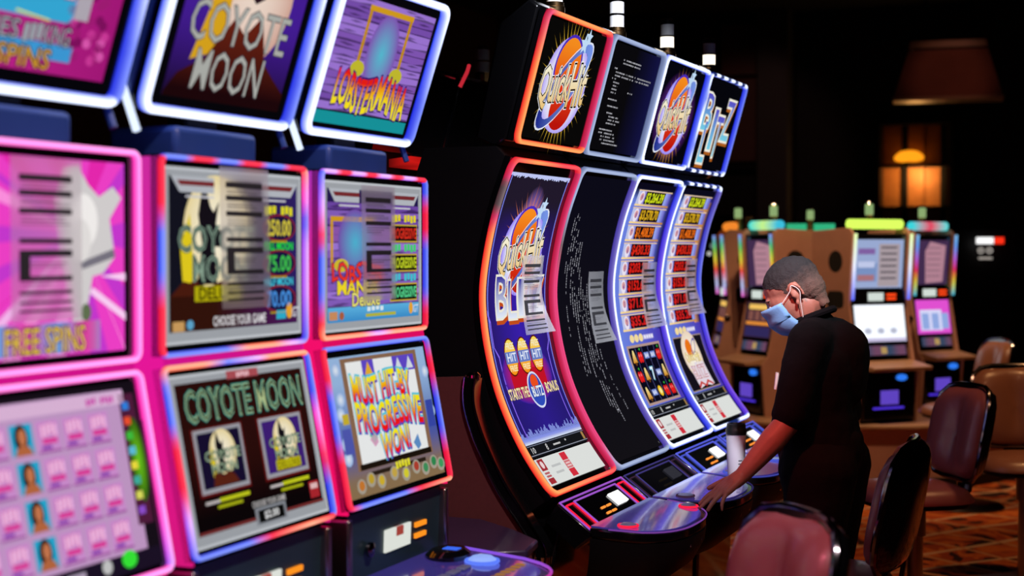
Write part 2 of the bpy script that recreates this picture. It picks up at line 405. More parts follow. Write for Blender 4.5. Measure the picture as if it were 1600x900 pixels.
struct('floor', MB().box(-7, 5, -4, 17, -.1, 0), 'carpet')
struct('ceiling', MB().box(-7, 5, -4, 17, 4.2, 4.3), 'ceil')
struct('wall_back', MB().box(-7, 5, 16.9, 17.1, 0, 4.2), 'darkwall')
struct('wall_left', MB().box(-7.1, -6.9, -4, 17, 0, 4.2), 'redwall')
struct('wall_right', MB().box(4.9, 5.1, -4, 17, 0, 4.2), 'darkwall')
struct('wall_front', MB().box(-7, 5, -4.1, -3.9, 0, 4.2), 'darkwall')

# ------------------------------------------------------------------ art pieces shared by several screens
K0 = (0, 0, 0); WHITE = srgb('f4f4f4'); CREAM = srgb('f6e2a8')
def quick_hit(A, cx, cy, s, lay=2, rays=True, halo=('ffd040', '301400')):
    if rays: A.burst(cx, cy, .12*s, .215*s, mul(srgb(halo[0]), 1.2), mul(srgb('a07010'), .15), 84, lay-1, sy=.98)
    A.glow(cx, cy, .172*s, .148*s, mul(srgb('ffffff'), 1.0), srgb('9a84ff') if not rays else srgb('b8a8ff'), lay, p=4)
    A.ell(cx-.012*s, cy+.058*s, .10*s, .088*s, lambda x, y: mix(srgb('ff9420'), srgb('e62a10'), min(1, max(0, .55-(y-cy-.05*s)/(.15*s)))), lay+1, rot=.5)
    A.ell(cx+.014*s, cy-.065*s, .09*s, .070*s, lambda x, y: mix(srgb('f04018'), srgb('c0140c'), min(1, max(0, .5-(y-cy+.06*s)/(.12*s)))), lay+1, rot=.4)
    A.ell(cx-.014*s, cy+.058*s, .106*s, .094*s, srgb('4a2cc0'), lay+2, rot=.5, inner=.9, rings=1)
    A.ell(cx, cy, .205*s, .066*s, lambda x, y: mix(srgb('1c2890'), srgb('7c9cf0'), min(1, max(0, .5+(x-cx)/(.3*s)))), lay+2, rot=.72, inner=.78, rings=2)
    A.ell(cx, cy, .21*s, .071*s, srgb('f0f4ff'), lay+2, rot=.72, inner=.955, rings=1)
    for dx, dy, q in ((.075, .135, .036), (.100, .160, .028), (-.125, -.07, .02)):
        pts = []
        for i in range(10):
            a = math.pi/2+math.pi*i/5; r = q*s*(1 if i % 2 == 0 else .45); pts.append((cx+dx*s+r*math.cos(a), cy+dy*s+r*math.sin(a)))
        A.poly(pts, srgb('c8e4ff'), lay+3)
    for t, px, h, w_ in (('Quick', -.080, .128, .225), ('Hit', .100, .128, .130)):
        kw = dict(shear=.12, rot=.12)
        px_, py_ = cx+px*s, cy+(.12*px-.002)*s
        A.text(t, px_, py_, h*s, w_*s, mul(srgb('ffffff'), 1), lay+4, off=.060, **kw)
        A.text(t, px_, py_, h*s, w_*s, srgb('180804'), lay+5, off=.044, **kw)
        A.text(t, px_, py_, h*s, w_*s, lambda v: mix(srgb('f2c878'), srgb('fffbe0'), v), lay+6, off=.014, **kw)

def blitz_letter(A, ch, x, y, h, w, lay, rot=0., dark=False):
    kw = dict(rot=rot)
    A.text(ch, x+.006, y-.012, h, w, srgb('c8501c' if not dark else 'b06020'), lay, off=.05, **kw)
    A.text(ch, x, y, h, w, srgb('f4f0e0'), lay+1, off=.045, **kw)
    A.text(ch, x, y, h, w, (lambda v: mix(srgb('e8f0ff'), srgb('3028a0'), v)) if not dark else (lambda v: mix(srgb('78d0e8'), srgb('5848c8'), v)), lay+2, off=.005, cuts=6, **kw)

def status_panel(A, w=.245):
    A.rect(-w, .136, w, .176, srgb('15161a'), 2); A.rect(-w, .142, w, .1445, srgb('9aa0b0'), 3); A.rect(-w, .174, w, .176, srgb('8890a8'), 3)
    A.text('10', -w+.035, .159, .020, .028, srgb('e8e8e8'), 4); A.text('8', -.10, .159, .022, .014, srgb('e8e8e8'), 4)
    A.rect(-.045, .156, .015, .162, srgb('c8c8c8'), 4); A.rect(.06, .160, .07, .166, srgb('d0d0d0'), 4); A.rect(w-.03, .146, w-.012, .172, srgb('b08850'), 4)
    A.rect(-w, .035, w, .131, lambda x, y: mul(srgb('e9ece9'), .95), 2, nx=2)
    A.rect(-w+.012, .088, -w+.058, .128, srgb('a83038'), 3); A.ell(-w+.035, .108, .012, .013, srgb('f0d8d8'), 4)
    A.rect(-w+.012, .040, -w+.058, .060, srgb('a83038'), 3)
    for k in range(2): A.rect(-w+.016, .064+k*.011, -w+.054, .071+k*.011, srgb('c06468'), 3)
    for k, (a, b) in enumerate(((-.15, -.075), (-.145, -.08))): A.rect(a, .09-k*.024, b, .098-k*.024, srgb('c4c6c6'), 3)
    A.rect(-.045, .100, .005, .127, srgb('d83040'), 3); A.rect(-.045, .040, .005, .068, srgb('d83040'), 3); A.rect(-.045, .070, .005, .098, srgb('d8787c'), 3)
    for k in range(2): A.rect(-.038, .076+k*.010, -.002, .081+k*.010, srgb('f0d0d0'), 4)

# ------------------------------------------------------------------ curved slot machines (bank on the right)
CURVE = catmull([(.125, .87), (.075, .932), (.022, 1.01), (-.03, 1.11), (-.07, 1.215), (-.1, 1.345), (-.112, 1.47), (-.1, 1.59), (-.065, 1.74), (-.007, 1.898)], 6)
SC = Surf(CURVE); ST = Surf([(-.005, 1.939), (.105, 2.34)])
CW = .592
def deck_outline(w, a0, a1, n=22, p=2.6):
    pts = [(a0, -w/2)]
    for i in range(n+1):
        t = -1+2*i/n; pts.append((a0+.06+(a1-a0-.06)*(1-abs(t)**p)**(1/2.2), t*w/2))
    pts.append((a0, w/2)); return pts

def curved_machine(yc, label, tstops, mstops, art_top, art_main, trim, off=False, candle_lit=False):
    t = empty('slot_machine', (-1.8, yc, 0), label, 'slot machine', 'curved slot machines in the right-hand bank')
    # cabinet: side profile behind the curved front
    prof = [(p[0]-.022, p[1]) for p in CURVE]
    prof = [(.02, .80), (.105, .862)]+prof+[(-.06, 1.93), (-.30, 1.93), (-.42, 1.6), (-.42, .10), (-.30, .10), (-.02, .55)]
    MB().prism(prof, -.287, .287).build('cabinet', 'satin', t)
    MB().box(-.46, .06, -.297, .297, 0, .10).build('plinth', 'satin', t, bevel=.008)
    MB().prism([(.02, .12), (.02, .80), (.15, .80), (.06, .45), (.05, .12)], -.26, .26).build('lower_door', 'gloss', t, bevel=.01)
    MB().prism([(-.06, 1.930), (-.028, 1.948), (.080, 2.346), (.05, 2.37), (-.05, 2.30), (-.13, 1.96)], -.285, .285).build('topper_housing', 'gloss', t, bevel=.008)
    ms = panel('main_screen', SC, CW-.01, .004, SC.len-.004, t)
    ts = panel('topper_screen', ST, CW-.02, .004, ST.len-.004, t)
    art_main(ms); art_top(ts)
    led_frame('main_light', SC, CW, 0, SC.len, .014, .019, mstops, t, .035)
    led_frame('topper_light', ST, CW-.008, 0, ST.len, .015, .019, tstops, t, .03)
    # player panel below the screen
    sp = Surf([(.262, .768), (.142, .858)])
    pp = MB().prism([(.262, .768), (.142, .858), (.10, .80), (.20, .72)], -.292, .292).build('player_panel', 'gloss', t, bevel=.006)
    def ring(x0, y0, x1, y1, r, col): 
        pts = [sp(x0, y0, .002), sp(x1, y0, .002), sp(x1, y1, .002), sp(x0, y1, .002)]
        pts = [Vector(a).lerp(Vector(b), k/6) for a, b in zip(pts, pts[1:]+pts[:1]) for k in range(6)]+[Vector(pts[0])]
        return pts
    c0, c1 = trim
    for nm, rc, c in (('panel_edge_light', (-.283, .004, .283, .146), c0), ('speaker_edge_light', (-.268, .012, -.205, .128), c1), ('speaker_edge_light', (.205, .012, .268, .128), c1), ('reader_edge_light', (-.19, .012, .19, .132), c0)):
        glow_tube(nm, ring(*rc, .002, c), .0028 if not off else .0022, c, pp)
    MB().add([sp(x, y, .001) for x, y in ((-.185, .016), (.185, .016), (.185, .128), (-.185, .128))], [(0, 1, 2, 3)]).build('reader_glass', 'glass', pp)
    for k in range(3):     # bill slot, white bars; ticket slot, orange bars
        x = .055+.034*k; c = mul(srgb('ffffff'), 1.3) if not off else srgb('303038')
        b = MB(); b.add([sp(x+dx, y, h) for h in (.001, .007) for dx, y in ((0, .058), (.027, .058), (.027, .106), (0, .106))], [(0,1,2,3),(4,5,6,7),(0,1,5,4),(1,2,6,5),(2,3,7,6),(3,0,4,7)])
        glow_mesh('bill_slot_light', b.v, b.f, [c]*8, pp)
    for k in range(4):
        x = -.075+.05*(k % 2); y = .045+.024*(k//2); c = mul(srgb('ff9038'), 1.2) if not off else srgb('181410')
        b = MB(); b.add([sp(x+dx, y+dy, h) for h in (.001, .004) for dx, dy in ((0, 0), (.036, 0), (.036, .007), (0, .007))], [(0,1,2,3),(4,5,6,7),(0,1,5,4),(1,2,6,5),(2,3,7,6),(3,0,4,7)])
        glow_mesh('ticket_slot_light', b.v, b.f, [c]*8, pp)
    # button deck
    o = deck_outline(.588, .245, .495); top = lambda x, y: .792-.07*(x-.245)
    MB().slab(o, lambda x, y: top(x, y)-.03, top).build('button_deck', 'gloss', t, bevel=.006)
    dk = MB().slab([(.25+(x-.25)*.93, y*.95) for x, y in o], lambda x, y: top(x, y)-.006, lambda x, y: top(x, y)+.004).build('deck_glass', 'deckglass', t)
    edge = [(x, y, top(x, y)+.002) for x, y in o[1:-1]]
    glow_tube('deck_edge_light', edge, .0025, mul(c0, .5), dk)
    for y, q in ((-.215, .34), (.215, .40)):
        z = top(q, y)+.004
        MB().lathe([(.026, 0), (.026, .006), (.018, .010), (0, .010)], (q, y, z)).build('button', 'button', dk)
        n = 20; glow_tube('button_ring', [(q+.029*math.cos(2*math.pi*i/n), y+.029*math.sin(2*math.pi*i/n), z+.003) for i in range(n+1)], .004, mul(c1, 1.), dk)
    # rounded underside of the deck
    n = 24; vs = []; fs = []; layers = ((1., .76), (.985, .72), (.9, .66), (.7, .60), (.45, .55))
    for s, z in layers:
        for x, y in o: vs.append((.12+(x-.12)*s, y*(.4+.6*s)*.985, z-.07*(x-.245)*s))
    m = len(o)
    for j in range(len(layers)-1):
        for i in range(m): fs.append((j*m+i, j*m+(i+1) % m, (j+1)*m+(i+1) % m, (j+1)*m+i))
    fs += [tuple(range(m)), tuple((len(layers)-1)*m+i for i in reversed(range(m)))]
    us = MB().add(vs, fs).build('deck_underside', 'satin', t)
    for i, y in enumerate((-.18, -.06, .06, .18)):
        MB().lathe([(.008, 0), (.008, .006), (.004, .009), (0, .009)], (0, 0, 0), 10).build('screw', 'chrome', us, loc=(.12+(.49-.12)*(1-abs(y/.3)**2.6)**.45*.985, y, .715), rot=(0, R(90), 0))
    # signal candle on top
    cx, cy_, cz = .03, -.03, 2.366
    cn = MB().lathe([(.034, -.03), (.034, .012), (.030, .016), (.030, .028), (0, .028)], (cx, cy_, cz), 20).build('signal_candle', 'brass', t)
    z = cz+.028
    for k in range(2):
        if k == 0 and candle_lit:
            b = MB().lathe([(.026, 0), (.026, .042), (0, .042)], (cx, cy_, z), 20); glow_mesh('candle_segment', b.v, b.f, [mul(srgb('fff4e0'), 1.6)]*len(b.v), cn)
        else: MB().lathe([(.026, 0), (.026, .042), (0, .042)], (cx, cy_, z), 20).build('candle_segment', 'white', cn)
        MB().lathe([(.028, 0), (.028, .006), (0, .006)], (cx, cy_, z+.042), 20).build('candle_ring', 'dark_chrome', cn); z += .048
    MB().lathe([(.027, 0), (.027, .01), (.016, .018), (0, .018)], (cx, cy_, z), 20).build('candle_cap', 'chrome', cn)
    return t

def art_topper_quick(cool=False):
    def f(scr):
        A = Art(.9); A.rect(-.265, .022, .265, ST.len-.022, (srgb('0a0908') if not cool else srgb('060610')), 1)
        if cool: A.glow(0, .20, .25, .18, srgb('9a40e0'), srgb('060610'), 2, p=.7); A.burst(0, .19, .12, .22, srgb('ffb030'), K0, 60, 3)
        quick_hit(A, 0, .205, 1.05, 4, rays=not cool)
        A.build(ST, scr)
    return f
def art_topper_blitz(scr):
    A = Art(.95); A.rect(-.265, .022, .265, ST.len-.022, srgb('06060c'), 1)
    for ch, x, y, h, w_ in (('B', -.165, .255, .15, .12), ('L', -.115, .13, .17, .09), ('I', -.035, .19, .17, .045), ('T', .05, .165, .17, .10), ('Z', .155, .24, .17, .12)):
        blitz_letter(A, ch, x, y, h, w_, 3, .0, True)
    A.build(ST, scr)
def scribble(A, x0, y0, x1, h, col, lay, up=False):     # unreadable terminal characters
    p = x0
    while p < x1:
        l = random.choice((.004, .006, .009, .012)); 
        if random.random() < .82:
            if up: A.rect(y0, p, y0+h, min(p+l, x1), mul(col, random.uniform(.6, 1)), lay, ny=1)
            else: A.rect(p, y0, min(p+l, x1), y0+h, mul(col, random.uniform(.6, 1)), lay, ny=1)
        p += l+.003
def art_topper_terminal(scr):
    A = Art(.8); A.rect(-.265, .022, .265, ST.len-.022, lambda x, y: mix(srgb('0c0b0e'), srgb('16164a'), max(0, (x-.05)/.22)), 1, nx=4)
    c = srgb('c8c8d0'); y = .352
    for ln in ((.03, -.13, .07), (.03, -.13, .07), (0,), (-.19, -.16), (-.17, -.13, .22), (-.17, -.12, .22), (-.19, -.15), (-.17, -.11), (-.18, -.12), (-.17, -.12, .0, .05, .13), (-.17, -.12, 0, .05), (0,), (-.18, -.09), (0,), (-.17, -.06), (0,), (-.16, -.10), (-.13, -.03), (-.13, .0), (-.14, -.03), (0,), (-.19, -.06), (-.19, -.03), (-.16, -.02), (-.16, -.01), (-.15, .03)):
        y -= .0118
        if len(ln) > 1: scribble(A, min(ln[:2]), y, ln[-1] if len(ln) == 3 else max(ln[:2]), .005, c, 2)
        if len(ln) == 5: scribble(A, ln[2], y, ln[3], .005, c, 2)
    A.build(ST, scr)
def art_main_terminal(scr):
    A = Art(.75); A.rect(-.275, .03, .275, SC.len-.03, lambda x, y: mix(srgb('17151a'), srgb('0f0e1c'), max(0, min(1, y))), 1)
    c = srgb('b8b8c4'); x = -.185
    for j in range(13):     # the start-up text runs up the screen
        top = .95-random.uniform(0, .05)-(.02*j if j > 6 else 0); n = random.choice((.2, .35, .45, .55, .3)) if j < 9 else .5
        y = top-n
        for k in range(3):
            a = y+k*n/3; scribble(A, a, x, a+n/3*random.uniform(.5, .95), .006, c, 2, up=True)
        x += .021
    for k in range(5): scribble(A, .40-.05*k, .10+.014*k, .44-.05*k, .006, c, 2, up=True)
    A.rect(.05, .205, .07, .21, c, 2); A.rect(-.27, .04, -.262, .048, srgb('808088'), 2); A.rect(.25, .04, .258, .048, srgb('606068'), 2)
    A.build(SC, scr)
def art_main_quick(scr):
    A = Art(.92)
    def bg(x, y):
        c = mix(srgb('3a20b0'), srgb('241a50'), min(1, abs(x)/.3))
        if y > .8: c = mix(c, srgb('221a2c'), min(1, (y-.8)/.15))
        if y < .33: c = mix(c, srgb('241c70'), .6)
        return c
    A.rect(-.245, .18, .245, 1.055, bg, 1, nx=8, ny=40)
    A.rect(-.245, .18, .245, .20, lambda x, y: mix(srgb('e0ecff'), srgb('5048d8'), (y-.18)/.02), 2, ny=3)
    for k in range(60):
        x = -.245+.49*k/59; A.rect(x-.003, .19, x+.003, .20+random.uniform(.005, .03), srgb('90a0f0'), 2, ny=1)
        A.rect(x-.004, 1.05-random.uniform(.004, .012), x+.004, 1.055, srgb('c8d0ff'), 2, ny=1)
    for sx in (-1, 1):
        A.rect(sx*.238-.003, .2, sx*.238+.003, 1.05, srgb('8890ff'), 2)
        A.poly([(sx*.245, .62), (sx*.225, .58), (sx*.225, .50), (sx*.2, .47), (sx*.2, .2), (sx*.206, .2), (sx*.206, .465), (sx*.231, .50), (sx*.231, .575), (sx*.245, .60)], srgb('9070ff'), 2)
    A.glow(.01, .87, .10, .15, srgb('c090ff'), bg, 2)
    A.burst(.0, .83, .10, .20, srgb('ff9030'), srgb('2c1c48'), 60, 3)
    quick_hit(A, .0, .80, .98, 4, rays=False)
    for ch, x, y, h, w_ in (('B', -.145, .655, .13, .085), ('L', -.06, .645, .12, .065), ('I', .01, .65, .12, .035), ('T', .075, .65, .12, .075), ('Z', .16, .655, .12, .08)):
        blitz_letter(A, ch, x, y, h, w_, 11)
    # free-game coins and the bonus line
    A.glow(-.01, .40, .20, .10, srgb('f01818'), srgb('3822a0'), 2, p=1.6)
    A.rect(-.15, .36, .13, .42, srgb('c81428'), 3)
    for k in range(3):
        x = -.115+.105*k; y = .462
        A.ell(x, y, .050, .062, srgb('5a1808'), 4); A.ell(x, y, .045, .057, lambda X, Y: mix(srgb('ff9818'), srgb('ffe060'), min(1, max(0, .5+(Y-y)/.1))), 5)
        A.rect(x-.047, y-.020, x+.047, y+.018, srgb('6a80c8'), 6); A.text('FREE', x, y+.036, .020, .062, srgb('f8f0d0'), 7, off=.02)
        A.text('HIT', x, y, .026, .07, srgb('e8f0ff'), 8, off=.02); A.text('FREE', x, y-.036, .018, .055, srgb('fff4c0'), 7, off=.02)
    A.ell(.015, .345, .062, .062, srgb('e0e8ff'), 4); A.ell(.015, .345, .055, .055, srgb('3050c0'), 5); A.ell(.015, .372, .03, .025, srgb('f05020'), 6)
    for t_, x, w_ in (('STARTS THE', -.135, .155), ('BONUS', .145, .105)):
        A.text(t_, x, .345, .034, w_, srgb('281004'), 7, off=.06); A.text(t_, x, .345, .034, w_, srgb('ffe8b0'), 8, off=.03)
    A.text('BLITZ', .015, .34, .032, .085, srgb('182068'), 8, off=.06); A.text('BLITZ', .015, .34, .032, .085, srgb('e8f4ff'), 9, off=.03)
    status_panel(A); A.rect(-.275, .012, -.262, .024, srgb('70707c'), 2); A.rect(.262, .012, .275, .024, srgb('70707c'), 2)
    A.build(SC, scr)
JACK = (('$3,264.39', 'd8e820'), ('$3,578.70', 'e0b020'), ('$1,408.39', 'f07018'), ('$430.33', 'e02818'), ('$203.28', 'e02018'), ('$152.67', 'e02018'), ('$71.05', 'd82020'), ('$35.20', 'd82020'))
def art_main_jackpots(reels, tint):
    def f(scr):
        A = Art(.92)
        A.rect(-.255, .18, .255, SC.len-.03, lambda x, y: mix(mix(srgb('7088e8'), srgb('4a38b8'), min(1, max(0, (x+.25)/.5))), srgb('0c0a1c'), min(1, max(0, (y-1.0)/.04))), 1, nx=6, ny=40)
        A.rect(.17, .48, .255, 1.02, lambda x, y: mix(srgb(tint), srgb('20184a'), min(1, max(0, (x-.17)/.08))), 2, nx=4)
        for k, (s, c) in enumerate(JACK):
            y1 = 1.048-.0705*k; y0 = y1-.0705; x1 = .225-.004*k
            A.rect(-.20, y0+.002, x1, y0+.010, lambda x, y: mix(srgb('ffe0a0'), srgb('c88838'), (x+.2)/.42), 4, nx=2); A.rect(-.20, y1-.008, x1, y1-.003, srgb('e8c8a8'), 4)
            A.rect(-.195, y0+.010, -.10, y1-.008, lambda x, y: mix(srgb('c8d0f0'), srgb('8878d8'), .5+(x+.14)/.1), 3)
            A.ell(-.145, (y0+y1)/2, .030, .027, srgb('f0e8f8'), 5); A.ell(-.145, (y0+y1)/2+.004, .020, .015, srgb('e0a0a0'), 6)
            A.text(str(9-k), -.145, (y0+y1)/2, .022, None, srgb('6838a0'), 7, off=.02)
            A.rect(-.105, y0+.011, .145, y1-.009, srgb('170c10'), 3); A.text(s, .02, (y0+y1)/2, .042, .22, srgb(c), 5, off=.035)
            A.rect(.145, y0+.011, x1-.01, y1-.009, lambda x, y: mix(srgb('a8b8ff'), srgb('6050c0'), min(1, max(0, (x-.145)/.07))), 3)
        for k in range(3): A.ell(-.12+.055*k, .455, .026, .016, srgb('f8e0a0'), 4); 
        A.rect(.02, .445, .15, .465, srgb('b8b0e8'), 3)
        for k in range(4): A.rect(.03+.03*k, .449, .052+.03*k, .461, srgb('f0f0ff'), 4)
        if reels:
            A.rect(-.205, .185, .205, .43, srgb('b89890'), 3); A.rect(-.19, .195, .19, .42, srgb('0a0a1c'), 4)
            sy = [['bell', 'cherry', 'bell'], ['cherry', 'bell', 'bar'], ['bar', 'seven', 'coin'], ['bar', 'bar', 'cherry'], ['cherry', 'bell', 'cherry']]
            for i in range(5):
                x = -.152+.076*i
                if i: A.rect(x-.039, .195, x-.037, .42, srgb('8080d0'), 5)
                for j in range(3):
                    y = .382-.075*j; q = sy[i][j]
                    if q == 'bell': A.poly([(x-.024, y-.022), (x-.014, y+.012), (x-.006, y+.028), (x+.006, y+.028), (x+.014, y+.012), (x+.024, y-.022)], lambda X, Y, y=y: mix(srgb('d89020'), srgb('fff0a0'), min(1, max(0, (Y-y+.02)/.05))), 6); A.ell(x, y-.026, .009, .007, srgb('704010'), 7)
                    elif q == 'cherry':
                        A.poly([(x-.003, y+.030), (x+.012, y+.034), (x+.010, y+.022)], srgb('40c840'), 6)
                        for d in (-1, 1): A.ell(x+d*.012, y-.004, .015, .022, srgb('e82020'), 6); A.ell(x+d*.012-.004, y+.004, .004, .006, srgb('ff9090'), 7)
                    elif q == 'coin': A.ell(x, y, .024, .022, srgb('f8c828'), 6); A.ell(x, y, .014, .012, srgb('fff0a0'), 7)
                    elif q == 'seven': A.text('7', x, y, .05, .032, srgb('60c8f0'), 6, off=.06); A.text('7', x, y, .05, .032, srgb('f0f8ff'), 7, off=.02)
                    else: A.rect(x-.028, y-.013, x+.028, y+.013, srgb('7088d8'), 6); A.text('BAR', x, y, .016, .045, srgb('f4f8ff'), 7, off=.02)
        else:
            A.frame(-.205, .185, .215, .43, .005, srgb('a89080'), 3); A.rect(-.20, .19, .21, .425, srgb('16121c'), 2)
            A.glow(.0, .34, .13, .11, srgb('fff8e8'), srgb('f0d8c0'), 4, p=2); A.poly([(-.10, .31), (.12, .31), (.14, .20), (.09, .195), (.02, .205), (-.08, .193)], srgb('e8dce8'), 4)
            A.ell(-.02, .375, .045, .04, srgb('f07818'), 5); A.ell(.05, .38, .05, .022, srgb('5048b0'), 5, rot=.7, inner=.75, rings=1)
            for t_, x, w_ in (('Quick', -.045, .12), ('Hit', .06, .07)): A.text(t_, x, .335, .045, w_, srgb('a87020'), 6, off=.05); A.text(t_, x, .335, .045, w_, srgb('fff0a8'), 7, off=.02)
            A.text('BLITZ', .01, .265, .055, .18, srgb('b83028'), 6, off=.04); A.text('BLITZ', .01, .265, .055, .18, srgb('f4e8f8'), 7, off=.0)
            A.poly([(-.09, .205), (-.04, .225), (.01, .205), (.06, .225), (.12, .205), (.12, .195), (.06, .212), (.01, .195), (-.04, .212), (-.09, .193)], srgb('d04038'), 6)
        status_panel(A); A.build(SC, scr)
    return f
YC = (4.56, 5.16, 5.758, 6.356)
HOT = st((0, ORANGE), (.78, ORANGE), (.83, MAG), (.86, DIM), (.93, DIM), (.95, MAG), (1, REDPINK))
curved_machine(YC[0], 'curved slot machine framed in glowing red and orange light, nearest of the right bank',
    {'*': st((0, ORANGE)), 'L': st((0, ORANGE), (.6, ORANGE), (1, MAG)), 'R': st((0, MAG)), 'T': st((0, MAG), (.15, ORANGE), (.8, ORANGE), (1, REDPINK))},
    {'*': st((0, ORANGE)), 'L': HOT, 'R': st((0, MAG)), 'T': st((0, REDPINK), (.3, ORANGE), (.7, REDPINK), (1, REDPINK)), 'B': st((0, ORANGE), (1, REDPINK))},
    art_topper_quick(), art_main_quick, (mul(srgb('b060e0'), .8), mul(srgb('ff2040'), 1.1)))
curved_machine(YC[1], 'curved slot machine with dark screens showing white start-up text', {'*': st((0, PALE))},
    {'*': st((0, PALE)), 'L': st((0, PALE), (.1, MAG), (.65, MAG), (.75, DIM), (.9, PALE), (1, PALE)), 'R': st((0, LAV), (.5, LAV), (1, LAV))},
    art_topper_terminal, art_main_terminal, (mul(srgb('5a50a8'), .5), mul(srgb('604060'), .35)), off=True)
curved_machine(YC[2], 'curved slot machine framed in white-blue light with jackpot list and fruit reels', {'*': st((0, WBLUE)), 'R': st((0, BLUE))},
    {'*': st((0, WBLUE)), 'R': st((0, BLUE), (.6, PURP), (1, BLUE))}, art_topper_quick(True), art_main_jackpots(True, '6878e8'), (mul(srgb('6068f0'), .9), mul(srgb('5060e0'), .8)), candle_lit=True)
DOTS = ramp((OFF, WBLUE), 5)
curved_machine(YC[3], 'curved slot machine with blue letters on its topper, farthest of the right bank', {'*': st((0, BLUE)), 'L': st((0, WBLUE), (.25, BLUE), (.5, WBLUE), (.75, BLUE), (1, WBLUE)), 'T': DOTS, 'B': DOTS},
    {'*': st((0, WBLUE)), 'R': st((0, PURP), (.3, PURP), (.5, BLUE), (1, LAV)), 'T': DOTS, 'B': ramp((WBLUE, OFF, WBLUE), 1)}, art_topper_blitz, art_main_jackpots(False, 'f0a878'), (mul(srgb('6068f0'), .9), mul(srgb('5060e0'), .8)), candle_lit=True)

# ------------------------------------------------------------------ flat-screen slot machines (bank on the left)
SU = Surf([(0, 1.404), (0, 1.806)]); SL = Surf([(.075, 1.008), (0, 1.388)]); SX = Surf([(-.055, 1.89), (.067, 2.258)])
FW_ = .556
def flat_machine(yc, label, ustops, lstops, art_top, art_up, art_low, cheek, top_light=WBLUE, brackets=True):
    t = empty('slot_machine', (-1.8, yc, 0), label, 'slot machine', 'flat-screen slot machines in the left-hand bank')
    MB().prism([(-.025, 1.80), (-.36, 1.80), (-.36, .10), (-.05, .10), (-.05, .78), (.02, .83), (.02, .96), (.055, 1.0), (-.022, 1.39)], -.265, .265).build('cabinet', 'satin', t)
    MB().box(-.40, 0, -.30, .30, 0, .10).build('plinth', 'satin', t, bevel=.008)
    MB().prism([(-.05, .12), (-.05, .76), (.10, .78), (.02, .4), (.0, .12)], -.25, .25).build('lower_door', 'gloss', t, bevel=.008)
    MB().box(-.20, -.03, -.17, .13, 1.80, 1.868).build('top_cap', 'navy', t, bevel=.012)
    MB().prism([(-.13, 1.86), (-.085, 1.86), (-.085, 1.93), (-.01, 2.2), (-.06, 2.2), (-.14, 1.95)], -.06, .06).build('topper_neck', 'satin', t, bevel=.008)
    MB().prism([(-.115, 1.915), (-.078, 1.90), (.042, 2.264), (.01, 2.29), (-.06, 2.1)], -.268, .268).build('topper_housing', 'navy', t, bevel=.01)
    ts = panel('topper_screen', SX, FW_-.02, .004, SX.len-.004, t); us = panel('upper_screen', SU, FW_-.012, .003, SU.len-.003, t); ls = panel('lower_screen', SL, FW_-.012, .003, SL.len-.003, t)
    art_top(ts); art_up(us); art_low(ls)
    led_frame('topper_light', SX, FW_, 0, SX.len, .020, .022, {'*': st((0, top_light)), 'R': st((0, BLUE), (.3, BLUE), (1, top_light))}, t, .028)
    led_frame('upper_light', SU, FW_, 0, SU.len, .011, .013, ustops, t, .016)
    led_frame('lower_light', SL, FW_, 0, SL.len, .011, .013, lstops, t, .016)
    for sx in (-1, 1):
        b = MB(); y0, y1 = sorted((sx*.262, sx*.272)); b.box(-.085, .0, y0, y1, 1.40, 1.80); n = len(b.v); b.add([(-.085, y0, 1.0), (.07, y0, 1.0), (.07, y1, 1.0), (-.085, y1, 1.0), (-.085, y0, 1.40), (.0, y0, 1.40), (.0, y1, 1.40), (-.085, y1, 1.40)], [(3,2,1,0),(4,5,6,7),(0,1,5,4),(1,2,6,5),(2,3,7,6),(3,0,4,7)])
        cs = [cheek[0]]*4+[cheek[1]]*4+[cheek[2]]*4+[cheek[0]]*4
        glow_mesh('side_glow', b.v, b.f, cs, t)  # side wall glows by itself; pink LED light put into its emission
    glow_box('seam_glow', -.03, .004, -.262, .262, 1.389, 1.403, mul(cheek[0], .8), t)  # pink glow in the gap, put in as an emissive strip
    if brackets:
        for y in (-.274, .274):
            pth = [(-.125, y, 2.05), (-.050, y, 1.85)]
            if y < 0: glow_tube('bracket_light', pth, .008, mul(srgb('d8e6ff'), 1.3), t)
            else: MB().tube(pth, .008).build('bracket', 'navy', t)
    # bill and ticket panel
    sb = Surf([(.052, .83), (.058, .995)])
    bp = panel('bill_panel', sb, .50, 0, .165, t, 'teal', .03)
    def chip(nm, x0, y0, x1, y1, c, h=.006):
        b = MB().add([sb(x, y, q) for q in (0, h) for x, y in ((x0, y0), (x1, y0), (x1, y1), (x0, y1))], [(0,1,2,3),(4,5,6,7),(0,1,5,4),(1,2,6,5),(2,3,7,6),(3,0,4,7)])
        return glow_mesh(nm, b.v, b.f, [c]*8, bp)
    chip('card_reader_screen', -.06, .045, .075, .10, srgb('dce0d8'))
    chip('card_reader_mark', -.005, .078, .03, .10, srgb('a04038'), .008)
    for k in range(2): chip('ticket_light', .105, .052+.028*k, .165, .064+.028*k, mul(srgb('ff9020'), 1.1))
    MB().lathe([(.018, 0), (.018, .008), (.010, .012), (0, .012)]).build('key_lock', 'dark_chrome', bp, loc=(.062, -.15, .90), rot=(0, R(90), 0))
    for sx in (-1, 1): MB().box(.0, .075, min(sx*.25, sx*.272), max(sx*.25, sx*.272), .83, .99).build('panel_cheek', 'steel', t, bevel=.006)
    # button deck
    o = deck_outline(.57, .03, .42, 22, 4.5); top = lambda x, y: .832-.06*(x-.03)
    MB().slab(o, lambda x, y: top(x, y)-.05, top).build('button_deck', 'gloss', t, bevel=.008)
    dk = MB().slab([(.06+(x-.06)*.93, y*.93) for x, y in o], lambda x, y: top(x, y)-.01, lambda x, y: top(x, y)+.003).build('deck_glass', 'deckglass', t)
